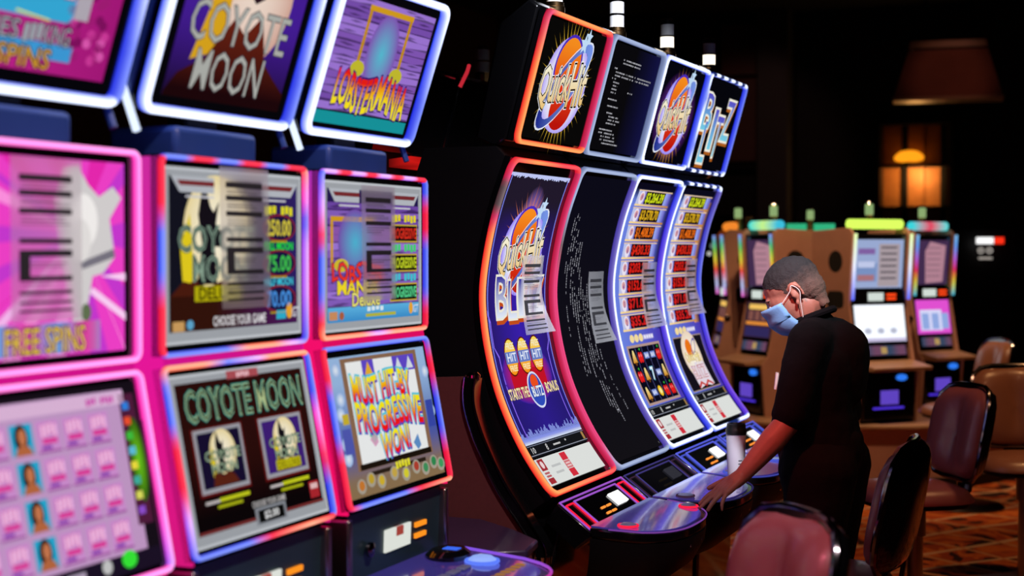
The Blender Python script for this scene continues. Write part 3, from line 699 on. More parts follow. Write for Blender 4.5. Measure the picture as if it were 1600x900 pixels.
    glow_tube('deck_edge_light', [(x, y, top(x, y)+.004) for x, y in o[1:-1]], .004, lambda u: mul(mix(srgb('ff2850'), srgb('9060ff'), abs(2*u-1)), .8), dk)
    z = top(.22, .2)+.003
    MB().lathe([(.036, 0), (.036, .008), (.026, .016), (0, .017)], (.22, .16, z), 24).build('spin_button', mat('lit_blue_button', (.3, .4, .8), .3, emit=srgb('80a8f0'), es=.8, var=.1), dk)
    n = 20; glow_tube('spin_button_ring', [(.22+.041*math.cos(2*math.pi*i/n), .16+.041*math.sin(2*math.pi*i/n), z+.004) for i in range(n+1)], .005, mul(srgb('6080ff'), 1.), dk)
    MB().add([(x*.055+.12, y*.075+.17, z+h) for x, y, h in [(math.cos(a)*s, math.sin(a)*s, h) for s, h in ((1, 0), (1, .014), (.75, .026)) for a in [2*math.pi*i/20 for i in range(20)]]],
             [(j*20+i, j*20+(i+1) % 20, (j+1)*20+(i+1) % 20, (j+1)*20+i) for j in range(2) for i in range(20)]+[tuple(40+i for i in range(20))]).build('card_reader_pod', 'gloss', dk)
    glow_box('card_reader_light', .11, .15, .155, .185, z+.026, z+.028, mul(srgb('4070ff'), .9), dk)
    for k in range(5): MB().box(.20, .225, -.20+.06*k, -.155+.06*k, z, z+.008).build('bet_button', 'button', dk, bevel=.003)
    for k in range(6): glow_box('deck_lettering', .30, .325, .02+.032*k, .04+.032*k, z-.004, z-.0035, mul(srgb('c88838'), .6), dk)
    return t
def planks(A, x0, y0, x1, y1, lay, cols, n=14):
    h = (y1-y0)/n
    for k in range(n):
        c = srgb(random.choice(cols)); A.rect(x0, y0+k*h, x1, y0+(k+1)*h, c, lay)
        pts = [(x0+(x1-x0)*i/8, y0+k*h+random.uniform(0, h*.35)) for i in range(9)]
        A.poly([(x0, y0+k*h)]+pts+[(x1, y0+k*h)], mul(c, .35), lay+1)
        for q in range(3):
            a = random.uniform(x0, x1-.06); y = y0+(k+random.uniform(.3, .8))*h; A.poly([(a, y), (a+.03, y+.003), (a+.07, y), (a+.03, y-.003)], mul(c, .45), lay+1)
GREY = srgb('a4a8ae'); DGREY = srgb('6c7078')
def bezel(A, x0, y0, x1, y1, inner, lay=2):
    A.rect(x0, y0, x1, y1, GREY, lay); A.frame(x0, y0, x1, y1, .006, srgb('c8ccd2'), lay+1); A.rect(x0+.018, y0+.025, x1-.018, y1-.018, inner, lay+1, nx=4)
def bezel_trims(A, x0, y1, x1, lay=6):
    for s, a in ((1, x0), (-1, x1)):
        A.poly([(a+s*.02, y1-.018), (a+s*.17, y1-.018), (a+s*.17, y1-.05), (a+s*.05, y1-.05)], srgb('b8bcc4'), lay)
        A.poly([(a+s*.04, y1-.026), (a+s*.17, y1-.026), (a+s*.17, y1-.036), (a+s*.05, y1-.036)], srgb('7a2c30'), lay+1)
        A.rect(min(a+s*.07, a+s*.17), y1-.060, max(a+s*.07, a+s*.17), y1-.056, srgb('d0d0d8'), lay)
def coyote(A, cx, cy, s, col, lay):      # a dark howling coyote head
    A.poly([(cx+x*s, cy+y*s) for x, y in ((-.45, -.9), (-.30, -.2), (-.42, .3), (-.25, .95), (-.05, .45), (.05, .35), (.22, .55), (.12, .15), (.35, -.05), (.30, -.25), (.08, -.25), (.15, -.9))], col, lay)
def deco(A, txt, x, y, h, w, c0, c1, lay, rot=0, spread=.05):
    A.text(txt, x, y, h, w, c0, lay, off=spread, rot=rot); A.text(txt, x, y, h, w, c1, lay+1, off=0., rot=rot)

def art_pink_top(scr):
    A = Art(.85); A.rect(-.25, .02, .25, SX.len-.02, srgb('07060c'), 1)
    A.rect(-.235, .045, .225, SX.len-.03, lambda x, y: mix(srgb('d02898'), srgb('a8187c'), (x+.2)/.45), 2, nx=6)
    A.rect(-.235, .14, .10, .19, srgb('38b0e0'), 3); A.rect(-.235, .07, .12, .10, srgb('40a0e0'), 3)
    A.poly([(-.235, .20), (.10, .19), (.13, .30), (-.235, .32)], srgb('c83090'), 4)
    for k in range(50): A.ell(random.uniform(.09, .22), random.uniform(.06, .33), .012, .010, mul(srgb(random.choice(('e040a8', '8c1468', 'f060c0', 'b02080'))), .9), 3, n=8, rings=1)
    A.rect(.10, .15, .14, .33, srgb('b8b0bc'), 5)
    deco(A, '~~~', .005, .115, .030, .05, srgb('20202c'), srgb('a8b0b8'), 6); deco(A, 'KING', .068, .115, .034, .07, srgb('20202c'), srgb('a8b0b8'), 6); deco(A, '5 LINES', -.115, .115, .034, .17, srgb('20202c'), srgb('a8b0b8'), 6)
    deco(A, 'FREE SPINS', -.07, .07, .036, .27, srgb('4a2008'), srgb('e0a838'), 6)
    deco(A, '~~~~~~~', -.03, .215, .05, .25, srgb('801060'), srgb('f0c8e0'), 6)
    A.poly([(-.05, .145), (.04, .138), (.04, .141), (-.05, .149)], srgb('e8f060'), 8)
    A.build(SX, scr)
def art_pink_up(scr):
    A = Art(.95); A.rect(-.25, .025, .235, .375, srgb('f040c8'), 1)
    c = (.10, .24)
    for k in range(26):
        a = 2*math.pi*k/26; d = .05
        pts = [c]+[(min(.235, max(-.25, c[0]+.5*math.cos(a+e))), min(.375, max(.025, c[1]+.5*math.sin(a+e)))) for e in (-d, d)]
        A.poly(pts, srgb(random.choice(('ff90e0', 'e828b0', 'f8b8f0', 'c838d0'))), 2)
    for cx, cy, r in ((-.20, .30, .05), (-.2, .2, .05), (-.21, .11, .05)): A.glow(cx, cy, r, r, srgb('f8d8ff'), srgb('d048d8'), 3)
    # pale dancing statue figure
    A.poly([(.05, .20), (.035, .30), (.06, .36), (.10, .365), (.13, .33), (.16, .31), (.20, .33), (.225, .31), (.19, .27), (.205, .20), (.17, .17), (.14, .165), (.12, .09), (.09, .06), (.075, .12)], srgb('d4d0d0'), 4)
    A.ell(.115, .265, .04, .05, srgb('f4f0ee'), 5); A.ell(.105, .23, .03, .04, srgb('e4e0de'), 6); A.poly([(.10, .19), (.20, .215), (.205, .20), (.11, .178)], srgb('787480'), 6)
    A.poly([(.16, .165), (.235, .17), (.235, .155)], srgb('ffd0f8'), 5); A.poly([(.13, .135), (.235, .08), (.235, .095), (.14, .145)], srgb('ffd0f8'), 5)
    A.ell(.12, .10, .014, .016, srgb('607050'), 6)
    A.rect(-.25, .03, .16, .085, lambda x, y: mix(srgb('e040a0'), srgb('60a0e0'), .5+.5*math.sin(x*40)), 5, nx=20)
    deco(A, 'FREE SPINS', .01, .055, .045, .21, srgb('6c2060'), srgb('e8c838'), 7)
    A.build(SU, scr)
def art_pink_low(scr):
    A = Art(.9); A.rect(-.26, .02, .255, .368, srgb('171019'), 1); A.rect(-.25, .055, .215, .355, srgb('c49ac8'), 2)
    A.rect(-.25, .328, .215, .352, srgb('e0b8dc'), 3); A.text('~~~~~~~~~', .15, .339, .012, .09, srgb('d040b0'), 4)
    A.rect(.20, .10, .245, .345, lambda x, y: mix(srgb('602040'), srgb('3c1838'), .5), 3); A.glow(.23, .22, .022, .08, srgb('70d020'), srgb('305010'), 4)
    for k, c in enumerate(('3080e0', 'f05030', '40c040', '60c0e0', 'f0e040', '40b0a0', 'e0e060', '9050d0')): A.rect(.205, .315-.028*k, .225, .330-.028*k, srgb(c), 5)
    for j in range(4):
        y = .29-.066*j
        for i in range(-3, 3):
            x = -.006+.068*i+.005*j
            if i == -1:
                A.rect(x-.028, y-.026, x+.028, y+.028, srgb('28a8d0'), 4)      # portrait of a dark-haired woman
                A.ell(x-.002, y+.004, .017, .024, srgb('1c0e0c'), 5, n=16); A.ell(x, y+.006, .010, .014, srgb('c87850'), 6, n=16)
                A.poly([(x-.022, y-.026), (x-.015, y-.012), (x, y-.006), (x+.015, y-.012), (x+.024, y-.026)], srgb('b86840'), 6)
            else:
                A.rect(x-.030, y-.028, x+.030, y+.029, srgb('cf8fd0'), 4); A.rect(x-.030, y-.028, x+.030, y-.024, srgb('a050a0'), 5)
                A.text('~~~~', x, y+.012, .020, .044, srgb('e0409c'), 6, off=.03, shear=.2); A.text('~~~~', x, y+.012, .020, .044, srgb('f8c0e8'), 7, off=-.005, shear=.2)
                A.rect(x-.018, y-.012, x+.020, y-.003, srgb('e03898'), 6); A.rect(x-.022, y-.022, x+.004, y-.015, srgb('9040b0'), 6)
    A.rect(-.25, .02, .25, .055, srgb('1c1226'), 5); A.ell(.155, .045, .022, .016, srgb('38e838'), 6, n=16); A.ell(.09, .042, .014, .013, srgb('c8c8c8'), 6, n=16)
    for k in range(3): A.rect(-.20+.09*k, .034, -.15+.09*k, .046, srgb('b0a0b8'), 6)
    A.build(SL, scr)
def coyote_moon(A, cx, cy, s, lay, sky='2a1c60', letters=True):
    A.glow(cx+.1*s, cy+.15*s, .62*s, .62*s, srgb('fff6dc'), srgb('f0dca0'), lay, p=2); A.poly([(cx-.52*s, cy-.5*s), (cx-.58*s, cy), (cx-.40*s, cy+.35*s), (cx-.30*s, cy-.5*s)], srgb('e8d020'), lay+1)
    A.poly([(cx-.6*s, cy-.75*s), (cx-.5*s, cy-.42*s), (cx-.3*s, cy-.35*s), (cx-.1*s, cy-.5*s), (cx+.2*s, cy-.38*s), (cx+.45*s, cy-.5*s), (cx+.65*s, cy-.75*s)], srgb('5c2416'), lay+2)
    coyote(A, cx, cy+.15*s, .62*s, srgb('151018'), lay+3)
def art_coyote_top(scr):
    A = Art(.8); A.rect(-.25, .02, .25, SX.len-.02, srgb('08070c'), 1)
    A.rect(-.21, .04, .225, SX.len-.03, lambda x, y: mix(srgb('22103c'), srgb('4a20a0'), min(1, max(0, (y-.06)/.16))), 2, nx=4)
    A.glow(.02, .27, .15, .15, srgb('ffe8d8'), srgb('e0b0a0'), 3, p=2); A.poly([(-.15, .12), (-.12, .25), (-.06, .32), (-.05, .15)], srgb('e8b020'), 4)
    A.poly([(-.21, .05), (-.18, .09), (-.10, .13), (-.03, .22), (.02, .19), (.07, .24), (.12, .14), (.17, .11), (.225, .08), (.225, .04), (-.21, .04)], lambda x, y: mix(srgb('20080c'), srgb('6c2416'), min(1, max(0, (y-.06)/.14))), 5)
    A.poly([(-.01, .36), (.0, .28), (.03, .26), (.06, .275), (.09, .35), (.06, .32), (.035, .31), (.01, .325)], srgb('2c1420'), 6)
    A.glow(.04, .345, .03, .03, srgb('fff8f8'), srgb('f0d0e0'), 7)
    for t_, y, h, w_ in (('COYOTE', .205, .085, .36), ('MOON', .105, .085, .25)):
        x = .0 if t_ == 'COYOTE' else -.005
        A.text(t_, x, y, h, w_, srgb('4a4048'), 8, off=.022); A.text(t_, x, y, h, w_, srgb('b8bab4'), 9, off=.002)
    A.build(SX, scr)
def art_coyote_up(scr):
    A = Art(.88); A.rect(-.268, .015, .262, .386, srgb('060607'), 1); bezel(A, -.264, .024, .256, .378, lambda x, y: mix(srgb('141420'), srgb('302068'), max(0, (x+.05)/.3)), 2)
    coyote_moon(A, -.10, .22, .19, 4)
    bezel_trims(A, -.264, .378, .256, 9)
    A.rect(-.246, .05, .235, .12, lambda x, y: mix(srgb('34140c'), srgb('481850'), min(1, max(0, (x+.05)/.2))), 7, nx=6)
    A.poly([(-.246, .12), (-.20, .15), (-.12, .135), (-.06, .15), (.0, .125), (.0, .12)], srgb('4c1c10'), 7)
    for t_, x, y, h, w_ in (('COYOTE', -.085, .235, .052, .27), ('MOON', -.075, .175, .052, .19)): A.text(t_, x, y, h, w_, srgb('18282c'), 10, off=.04); A.text(t_, x, y, h, w_, srgb('8ea894'), 11, off=.022); A.text(t_, x, y, h, w_, srgb('223030'), 12, off=-.018)
    A.rect(-.165, .108, .0, .139, srgb('b8b010'), 10); A.text('DELUXE', -.075, .124, .024, .15, srgb('3c3008'), 11, off=.02)
    for k, (nm, v, c, d) in enumerate((('~~~~~~~', '250.00', 'e8e020', 'd8c840'), ('FULL MOON', '75.00', '20e040', '40c050'), ('HALF MOON', '70.00', '40c8e0', '4890e0'))):
        y = .295-.078*k; A.ell(.16, y-.034, .068, .030, srgb('8c2430'), 8); A.ell(.16, y-.034, .062, .026, srgb('1c1440'), 9)
        A.text(nm, .155, y+.004, .017, .12, srgb(c), 10, off=.03); A.text(v, .155, y-.034, .034, .10, srgb(d), 11, off=.03); A.rect(.12, y-.066, .19, y-.062, srgb('b09818'), 10)
    A.text('CHOOSE YOUR GAME', .0, .066, .020, .20, srgb('e8e4e8'), 11, off=.02); A.rect(.145, .06, .185, .08, srgb('30b0d0'), 10); A.ell(.198, .078, .013, .018, srgb('f0a830'), 11); A.text('IGT', .223, .074, .022, .032, srgb('d8d8e0'), 11, off=.02)
    A.rect(-.24, .05, -.20, .07, srgb('d0a060'), 9); A.ell(-.18, .062, .012, .01, srgb('60a8d0'), 9)
    A.build(SU, scr)
def art_coyote_low(scr):
    A = Art(.85); A.rect(-.268, .012, .262, .372, srgb('050505'), 1); bezel(A, -.262, .02, .256, .366, lambda x, y: mix(srgb('0c0608'), srgb('2c0e0c'), min(1, max(0, (y-.08)/.1))), 2)
    for y, t_ in ((.300, 'COYOTE MOON'),): A.text(t_, 0, y, .064, .44, srgb('184c48'), 5, off=.05); A.text(t_, 0, y, .064, .44, srgb('3ca89c'), 6, off=.032); A.text(t_, 0, y, .064, .44, srgb('b8c890'), 7, off=.012); A.text(t_, 0, y, .064, .44, srgb('103430'), 8, off=-.012)
    A.rect(-.06, .345, .06, .362, srgb('b05058'), 6); A.text('~~~~~', 0, .353, .010, .05, srgb('f8c8d0'), 7)
    for k, x in enumerate((-.125, .115)):
        A.rect(x-.092, .118, x+.092, .255, srgb('681414'), 4); A.rect(x-.086, .123, x+.086, .252, srgb('a0a0a8'), 5); A.rect(x-.076, .132, x+.076, .244, srgb('181030' if k == 0 else '402078'), 6)
        coyote_moon(A, x, .19, .075, 7)
        A.text('COYOTE', x, .196, .020, .125, srgb('20342c'), 12, off=.05); A.text('COYOTE', x, .196, .020, .125, srgb('b0c8a8'), 13, off=.0); A.text('MOON', x, .170, .020, .09, srgb('20342c'), 12, off=.05); A.text('MOON', x, .170, .020, .09, srgb('b0c8a8'), 13)
        if k: A.rect(x-.05, .136, x+.05, .157, srgb('c8c018'), 13); A.text('DELUXE', x, .146, .015, .09, srgb('403808'), 14)
        A.rect(x-.08, .102, x-.03, .108, srgb('c8c0c0'), 5); A.rect(x-.03, .102, x+.08, .110, srgb('c8d020'), 5); A.rect(x-.04, .090, x+.05, .096, srgb('b0b818'), 5)
    A.text('CHOOSE YOUR GAME', .02, .078, .012, .13, srgb('c8c4c4'), 6, off=.02)
    A.rect(-.244, .046, .238, .052, srgb('7a3030'), 6); A.rect(-.04, .034, .08, .070, srgb('888c94'), 7); A.rect(-.03, .038, .07, .064, srgb('0c0c0c'), 8); A.text('$2.00', .02, .051, .017, .055, srgb('f0f0f0'), 9, off=.02)
    A.rect(.185, .058, .225, .095, srgb('b02830'), 8); A.rect(.19, .078, .22, .09, srgb('e8c0c0'), 9)
    A.build(SL, scr)
def art_lobster_top(scr):
    A = Art(.88); A.rect(-.25, .02, .25, SX.len-.02, srgb('08070c'), 1)
    A.rect(-.232, .032, .235, .062, srgb('1898a0'), 2); planks(A, -.232, .066, .235, .345, 2, ('9068c8', '7a50b0', 'a078d8', '8458b8'), 15)
    for sx in (-1, 1):
        A.rect(sx*.105-.007, .16, sx*.105+.007, .32, srgb('c89018'), 6); A.ell(sx*.10, .175, .034, .020, srgb('c8c030'), 7)
    A.rect(-.115, .318, .115, .332, srgb('d8a020'), 6); A.glow(0, .22, .075, .10, srgb('58c0d8'), srgb('8458b8'), 6)
    g = lambda v: mix(srgb('ffe820'), srgb('f02018'), min(1, max(0, (v-.25)*1.6)))
    wv = lambda u, v: (u, v+.010*math.sin(u*30))
    A.text('LOBSTERMANIA', .005, .118, .085, .37, srgb('38186c'), 8, off=.06, warp=wv); A.text('LOBSTERMANIA', .005, .118, .085, .37, g, 9, off=.022, cuts=6, warp=wv)
    A.build(SX, scr)
def art_lobster_up(scr):
    A = Art(.88); A.rect(-.268, .015, .262, .386, srgb('060607'), 1); bezel(A, -.262, .018, .252, .376, srgb('251a50'), 2)
    planks(A, -.244, .075, .234, .325, 4, ('8860c0', '7048a8', 'a078d8', '9058b0'), 13); bezel_trims(A, -.262, .376, .252, 8)
    A.rect(-.23, .16, -.218, .29, srgb('d8a020'), 6); A.rect(-.23, .28, -.02, .292, srgb('d8a020'), 6); A.glow(-.11, .23, .085, .08, srgb('50b8d8'), srgb('7850b0'), 6); A.ell(-.18, .175, .035, .016, srgb('d8c030'), 7)
    wv = lambda u, v: (u, v+.006*math.sin(u*50))
    A.text('LOBSTER', -.10, .158, .042, .25, srgb('30145c'), 8, off=.06, warp=wv); A.text('LOBSTER', -.10, .158, .042, .25, srgb('f03828'), 9, off=.022, warp=wv)
    A.text('MANIA', -.10, .122, .032, .20, srgb('30145c'), 8, off=.06); A.text('MANIA', -.10, .122, .032, .20, srgb('f8e028'), 9, off=.022); A.text('Deluxe', -.06, .092, .032, .14, srgb('20204c'), 10, off=.06); A.text('Deluxe', -.06, .092, .032, .14, srgb('f0e878'), 11, off=.02)
    for k, (c, d) in enumerate((('e8d820', 'e03020'), ('40d870', 'c8d828'), ('40c8d8', '58d890'))):
        y = .265-.075*k; A.rect(.07, y-.034, .222, y+.012, srgb('c8a838'), 7); A.rect(.074, y-.030, .218, y+.008, srgb('100c10'), 8)
        A.text('~~~~~~~~', .145, y+.027, .017, .14, srgb(c), 9, off=.03); A.text('PROGRESSIVE', .146, y-.011, .026, .138, srgb(d), 9, off=.03)
    A.rect(-.244, .04, .234, .076, lambda x, y: mix(srgb('3c90d0'), srgb('60b8e8'), (y-.04)/.036), 5); A.text('~~~~', -.01, .068, .010, .09, srgb('e0f0f8'), 8, off=.02); A.rect(-.06, .048, .1, .056, srgb('b8b840'), 8)
    A.ell(.185, .062, .011, .015, srgb('f0a830'), 8); A.text('IGT', .212, .060, .020, .030, srgb('d8e0f0'), 8, off=.02); A.rect(-.24, .046, -.20, .066, srgb('d09060'), 8); A.ell(-.18, .055, .012, .01, srgb('b06040'), 8)
    A.build(SU, scr)
def art_lobster_low(scr):
    A = Art(.9); A.rect(-.268, .012, .262, .372, srgb('060607'), 1)
    A.rect(-.255, .025, .25, .36, lambda x, y: mix(srgb('8a7050'), mix(srgb('4858a8'), srgb('98b8e0'), min(1, max(0, (y-.15)/.15))), min(1, max(0, (y-.06)/.08))), 2, nx=2, ny=16)
    for k in range(7): A.glow(random.choice((-.235, -.225, .235)), .12+.035*k, .02, .018, srgb('e8f0f8'), srgb('90b0e0'), 3)
    A.rect(-.245, .13, -.205, .19, srgb('5058b0'), 4); A.rect(.205, .15, .245, .22, srgb('3848a8'), 4)
    A.rect(-.20, .085, .20, .355, srgb('8a6850'), 4); A.rect(-.178, .10, .178, .345, srgb('eef0f0'), 5)
    for k, x in enumerate((-.07, .09, .15)): A.rect(x-.03, .305, x+.03, .345, srgb('6048c8'), 6); A.poly([(x-.02, .31), (x+.02, .31), (x, .342)], srgb('e8b030' if k == 0 else 'd8e0e8'), 7)
    for k in range(6):
        x, y = random.choice((-.14, .14, .12, -.1)), random.uniform(.12, .2); A.poly([(x-.02, y), (x+.01, y+.02), (x+.02, y-.01), (x, y-.02)], srgb(random.choice(('6090c8', 'a870c0', '70c0a0', 'd8a0c0'))), 6)
    A.rect(-.19, .086, .19, .100, srgb('1c140e'), 6); A.rect(-.15, .068, .15, .078, srgb('2c2018'), 6)
    g = lambda v: mix(srgb('f01818'), srgb('f8e818'), min(1, max(0, (v-.2)*1.7)))
    for t_, x, y, h, w_ in (('MUST HIT-BY', -.02, .277, .062, .30), ('PROGRESSIVE', .0, .207, .068, .34), ('WON!', .005, .137, .058, .15)):
        wv = lambda u, v: (u, v+.006*math.sin(u*26))
        A.text(t_, x, y, h, w_, srgb('58c8e0'), 8, off=.09, warp=wv); A.text(t_, x+.003, y-.004, h, w_, srgb('5838b8'), 9, off=.055, warp=wv); A.text(t_, x, y, h, w_, g, 10, off=.03, cuts=6, warp=wv)
    for k, (x, c) in enumerate(((-.20, 'c87830'), (-.15, 'c0a030'), (-.10, 'd0b030'), (-.03, 'c8a848'), (.03, 'd8d030'), (.09, 'b04030'), (.14, '40905a'), (.19, '308850'), (.23, '40a060'))):
        A.ell(x, .050+.01*(k % 2), .022, .018, srgb('a8a090'), 7, n=14); A.ell(x, .052+.01*(k % 2), .014, .012, srgb(c), 8, n=12)
    A.text('~~~~~', .02, .078, .016, .08, srgb('e8e030'), 9, off=.03)
    A.poly([(-.235, .20), (-.205, .20), (-.205, .225), (-.235, .225)], srgb('c8b030'), 6)
    A.build(SL, scr)
CH_P = (mul(srgb('f018a0'), .9), mul(srgb('e030b0'), .8), mul(srgb('e01880'), .9)); CH_R = (mul(srgb('ff1070'), .9), mul(srgb('c838d0'), .7), mul(srgb('ff1068'), .9))
Y1 = (2.143, 2.764, 3.383)
ORW = L_('ffb090', 'ff4020', 1.3, 1.1)
PAT = ramp((PWHITE, RED), 3)
flat_machine(Y1[0], 'flat-screen slot machine framed in pink light at the left edge', {'*': st((0, PINK))}, {'*': st((0, PINK)), 'R': st((0, PWHITE), (.3, PINK), (1, PINK))}, art_pink_top, art_pink_up, art_pink_low, CH_P)
U2 = {'*': st((0, RED)), 'T': ramp((BLUE, RED), 3), 'L': st((0, RED), (.25, RED), (.4, BLUE), (.62, BLUE), (.75, RED), (1, RED)), 'R': st((0, BLUE), (.3, PWHITE), (.55, PWHITE), (.7, BLUE), (.85, PINK), (1, ORW)), 'B': st((0, BLUE), (.4, BLUE), (.55, ORW), (.75, ORW), (.9, PWHITE), (1, BLUE))}
L2 = {'*': st((0, RED)), 'T': st((0, ORW), (.25, ORW), (.4, BLUE), (.6, PWHITE), (.7, ORW), (1, ORW)), 'L': st((0, BLUE), (.2, PWHITE), (.35, RED), (.6, RED), (.7, BLUE), (.9, BLUE), (1, ORW)), 'R': st((0, BLUE), (.2, BLUE), (.35, RED), (.6, PINK), (.75, BLUE), (1, BLUE)), 'B': st((0, BLUE), (.35, BLUE), (.5, RED), (.8, ORW), (1, RED))}
flat_machine(Y1[1], 'flat-screen slot machine with Coyote Moon screens, middle of the left bank', U2, L2, art_coyote_top, art_coyote_up, art_coyote_low, CH_P)
U3 = {'*': st((0, BLUE)), 'T': ramp((PWHITE, RED), 4), 'L': st((0, ORW), (.1, RED), (.25, BLUE), (.5, BLUE), (.6, RED), (.8, PWHITE), (1, BLUE)), 'R': st((0, RED), (.12, RED), (.25, BLUE), (.55, BLUE), (.65, RED), (.8, RED), (.9, BLUE), (1, BLUE)), 'B': st((0, ORW), (.35, ORW), (.5, PWHITE), (.65, ORW), (1, ORW))}
L3 = {'*': st((0, BLUE)), 'L': st((0, RED), (.3, RED), (.45, BLUE), (.7, BLUE), (.8, RED), (1, RED)), 'R': st((0, RED), (.2, RED), (.35, BLUE), (.6, BLUE), (.75, RED), (.85, RED), (1, BLUE)), 'B': st((0, RED), (.1, BLUE), (.5, BLUE), (.65, RED), (1, ORW))}
flat_machine(Y1[2], 'flat-screen slot machine with Lobstermania topper, rightmost of the left bank', U3, L3, art_lobster_top, art_lobster_up, art_lobster_low, CH_R, brackets=True)

# ------------------------------------------------------------------ paper notices taped to the screens
def paper(surf, yc, x0, x1, y0, y1, label, curl=.0, skew=0.):
    c = Vector(surf((x0+x1)/2, (y0+y1)/2, 0))+Vector((-1.8, yc, 0)); nx, ny = 8, 14; base = .012 if surf.curved else .012
    def P(u, v, o=0):
        x = x0+(x1-x0)*u+skew*(1-v)*(x1-x0); y = y0+(y1-y0)*v
        lift = base+curl*(max(0, u-.45)*max(0, .55-v)*3.2)**1.5*.035+.004*math.sin(u*3.1)
        return Vector(surf(x, y, lift+o))+Vector((-1.8, yc, 0))-c
    vs = [P(i/nx, j/ny) for j in range(ny+1) for i in range(nx+1)]
    fs = [(j*(nx+1)+i, j*(nx+1)+i+1, (j+1)*(nx+1)+i+1, (j+1)*(nx+1)+i) for j in range(ny) for i in range(nx)]
    me = bpy.data.meshes.new('paper_notice'); me.from_pydata(vs, [], fs); me.materials.append(M['paper']); me.polygons.foreach_set('use_smooth', [True]*len(fs))
    o = bpy.data.objects.new('paper_notice', me); COL.objects.link(o); o.location = c
    tag(o, label, 'paper', 'paper notices taped to the slot machine screens')
    def strip(u0, u1, v0, v1, m):
        n = 6; b = MB(); b.add([P(u0+(u1-u0)*i/n, v, .0007) for v in (v0, v1) for i in range(n+1)], [(i, i+1, n+2+i, n+1+i) for i in range(n)]); return b.build('printed_line', m, o)
    for v, h in ((.905, .030), (.795, .026), (.685, .024), (.455, .022), (.375, .040), (.175, .022), (.10, .014), (.055, .012)):
        pass
    for v0, v1 in ((.855, .895), (.765, .80), (.655, .69), (.475, .505), (.395, .435), (.245, .275), (.165, .185), (.105, .12), (.055, .07)):
        strip(.10, .84, v0, v1, 'ink')
    strip(.10, .24, .275, .395, 'ink')
    for k in range(12):
        v = (.83, .815, .74, .725, .71, .63, .61, .59, .35, .33, .22, .14)[k]; strip(.12, random.uniform(.5, .82), v, v+.006, 'inklight')
    return o
paper(SU, Y1[0], -.085, .100, .09, .373, 'grey-printed paper notice taped over the pink screen at the left edge')
paper(SU, Y1[1], -.082, .105, .09, .385, 'paper notice taped over the upper Coyote Moon screen', skew=.05)
paper(SU, Y1[2], -.092, .084, .088, .370, 'paper notice taped over the purple Lobstermania screen', skew=.04)
paper(SC, YC[0], .000, .178, .525, .788, 'paper notice curling off the red-lit Quick Hit Blitz screen', 1., .12)
paper(SC, YC[1], .036, .195, .46, .726, 'paper notice on the dark screen with start-up text', .8, .08)
paper(SC, YC[2], .05, .235, .486, .755, 'paper notice on the curved screen above the fruit reels', .9, .10)
paper(SC, YC[3], .055, .225, .515, .765, 'paper notice on the farthest curved screen in the right bank', .9, .12)

# ------------------------------------------------------------------ between the banks
t = empty('divider_panel', (-1.85, 4.19, 0), 'burgundy divider panel with dark chrome edge between the two banks', 'panel')
ed = catmull([(-.02, 1.235), (-.025, 1.19), (-.02, 1.136), (.005, 1.06), (.037, .99), (.075, .92), (.115, .86), (.16, .80), (.205, .735), (.205, .70)], 5)
ed = [(p[0]-.045, p[1]) for p in ed]
MB().prism([(p[0], p[1]) for p in ed]+[(.1, .60), (-.02, .12), (-.40, .12), (-.40, 1.215)], -.018, .018).build('board', 'burgundy', t)
MB().box(-.40, -.04, -.018, .018, 0, .12).build('foot', 'satin', t)
def strip_along(path, w0, w1, y0, y1):       # solid edging that follows a side profile
    vs = []; fs = []; n = len(path)
    for i, p in enumerate(path):
        a = Vector(path[max(i-1, 0)]); b = Vector(path[min(i+1, n-1)]); d = (b-a).normalized(); nx, nz = -d[1], d[0]
        for w_, y in ((w0, y0), (w1, y0), (w1, y1), (w0, y1)): vs.append((p[0]+nx*w_, y, p[1]+nz*w_))
    for i in range(n-1):
        for k in range(4): fs.append((i*4+k, i*4+(k+1) % 4, i*4+4+(k+1) % 4, i*4+4+k))
    return MB().add(vs, fs+[(3, 2, 1, 0), tuple((n-1)*4+k for k in range(4))])
strip_along(ed, -.002, .036, -.024, .024).build('edge_strip', 'gloss', t)
for w_ in (0., .034):
    MB().tube([(strip_along(ed, w_, w_+.001, -.026, 0).v[i*4]) for i in range(len(ed))], .0035, 8).build('chrome_bead', 'dark_chrome' if w_ else 'chrome', t)
MB().lathe([(.022, -.01), (.024, .006), (.016, .014), (0, .015)], (ed[0][0]+.016, 0, ed[0][1]), 16).build('end_cap', 'chrome', t)
MB().lathe([(.0, -.02), (.024, -.012), (.026, .01), (.0, .014)], (ed[-3][0]+.018, -.004, ed[-3][1]-.01), 16).build('end_cap', 'chrome', t)
# filler counter between the banks
t = empty('filler_counter', (-1.8, 3.92, 0), 'dark glossy counter between the left bank and the divider panel', 'counter')
o = [(-.35, -.235), (.12, -.235), (.25, -.15), (.22, 0), (.10, .12), (-.05, .235), (-.35, .235)]
MB().slab(o, .79, .815).build('counter_top', mat('dark_laminate_purple_lit', (.05, .03, .085), .35, coat=.2, var=.15), t, bevel=.006)  # dark laminate with the purple light on it put into the base colour
MB().box(-.33, -.04, -.22, .20, 0, .79).build('counter_base', 'satin', t, bevel=.006)

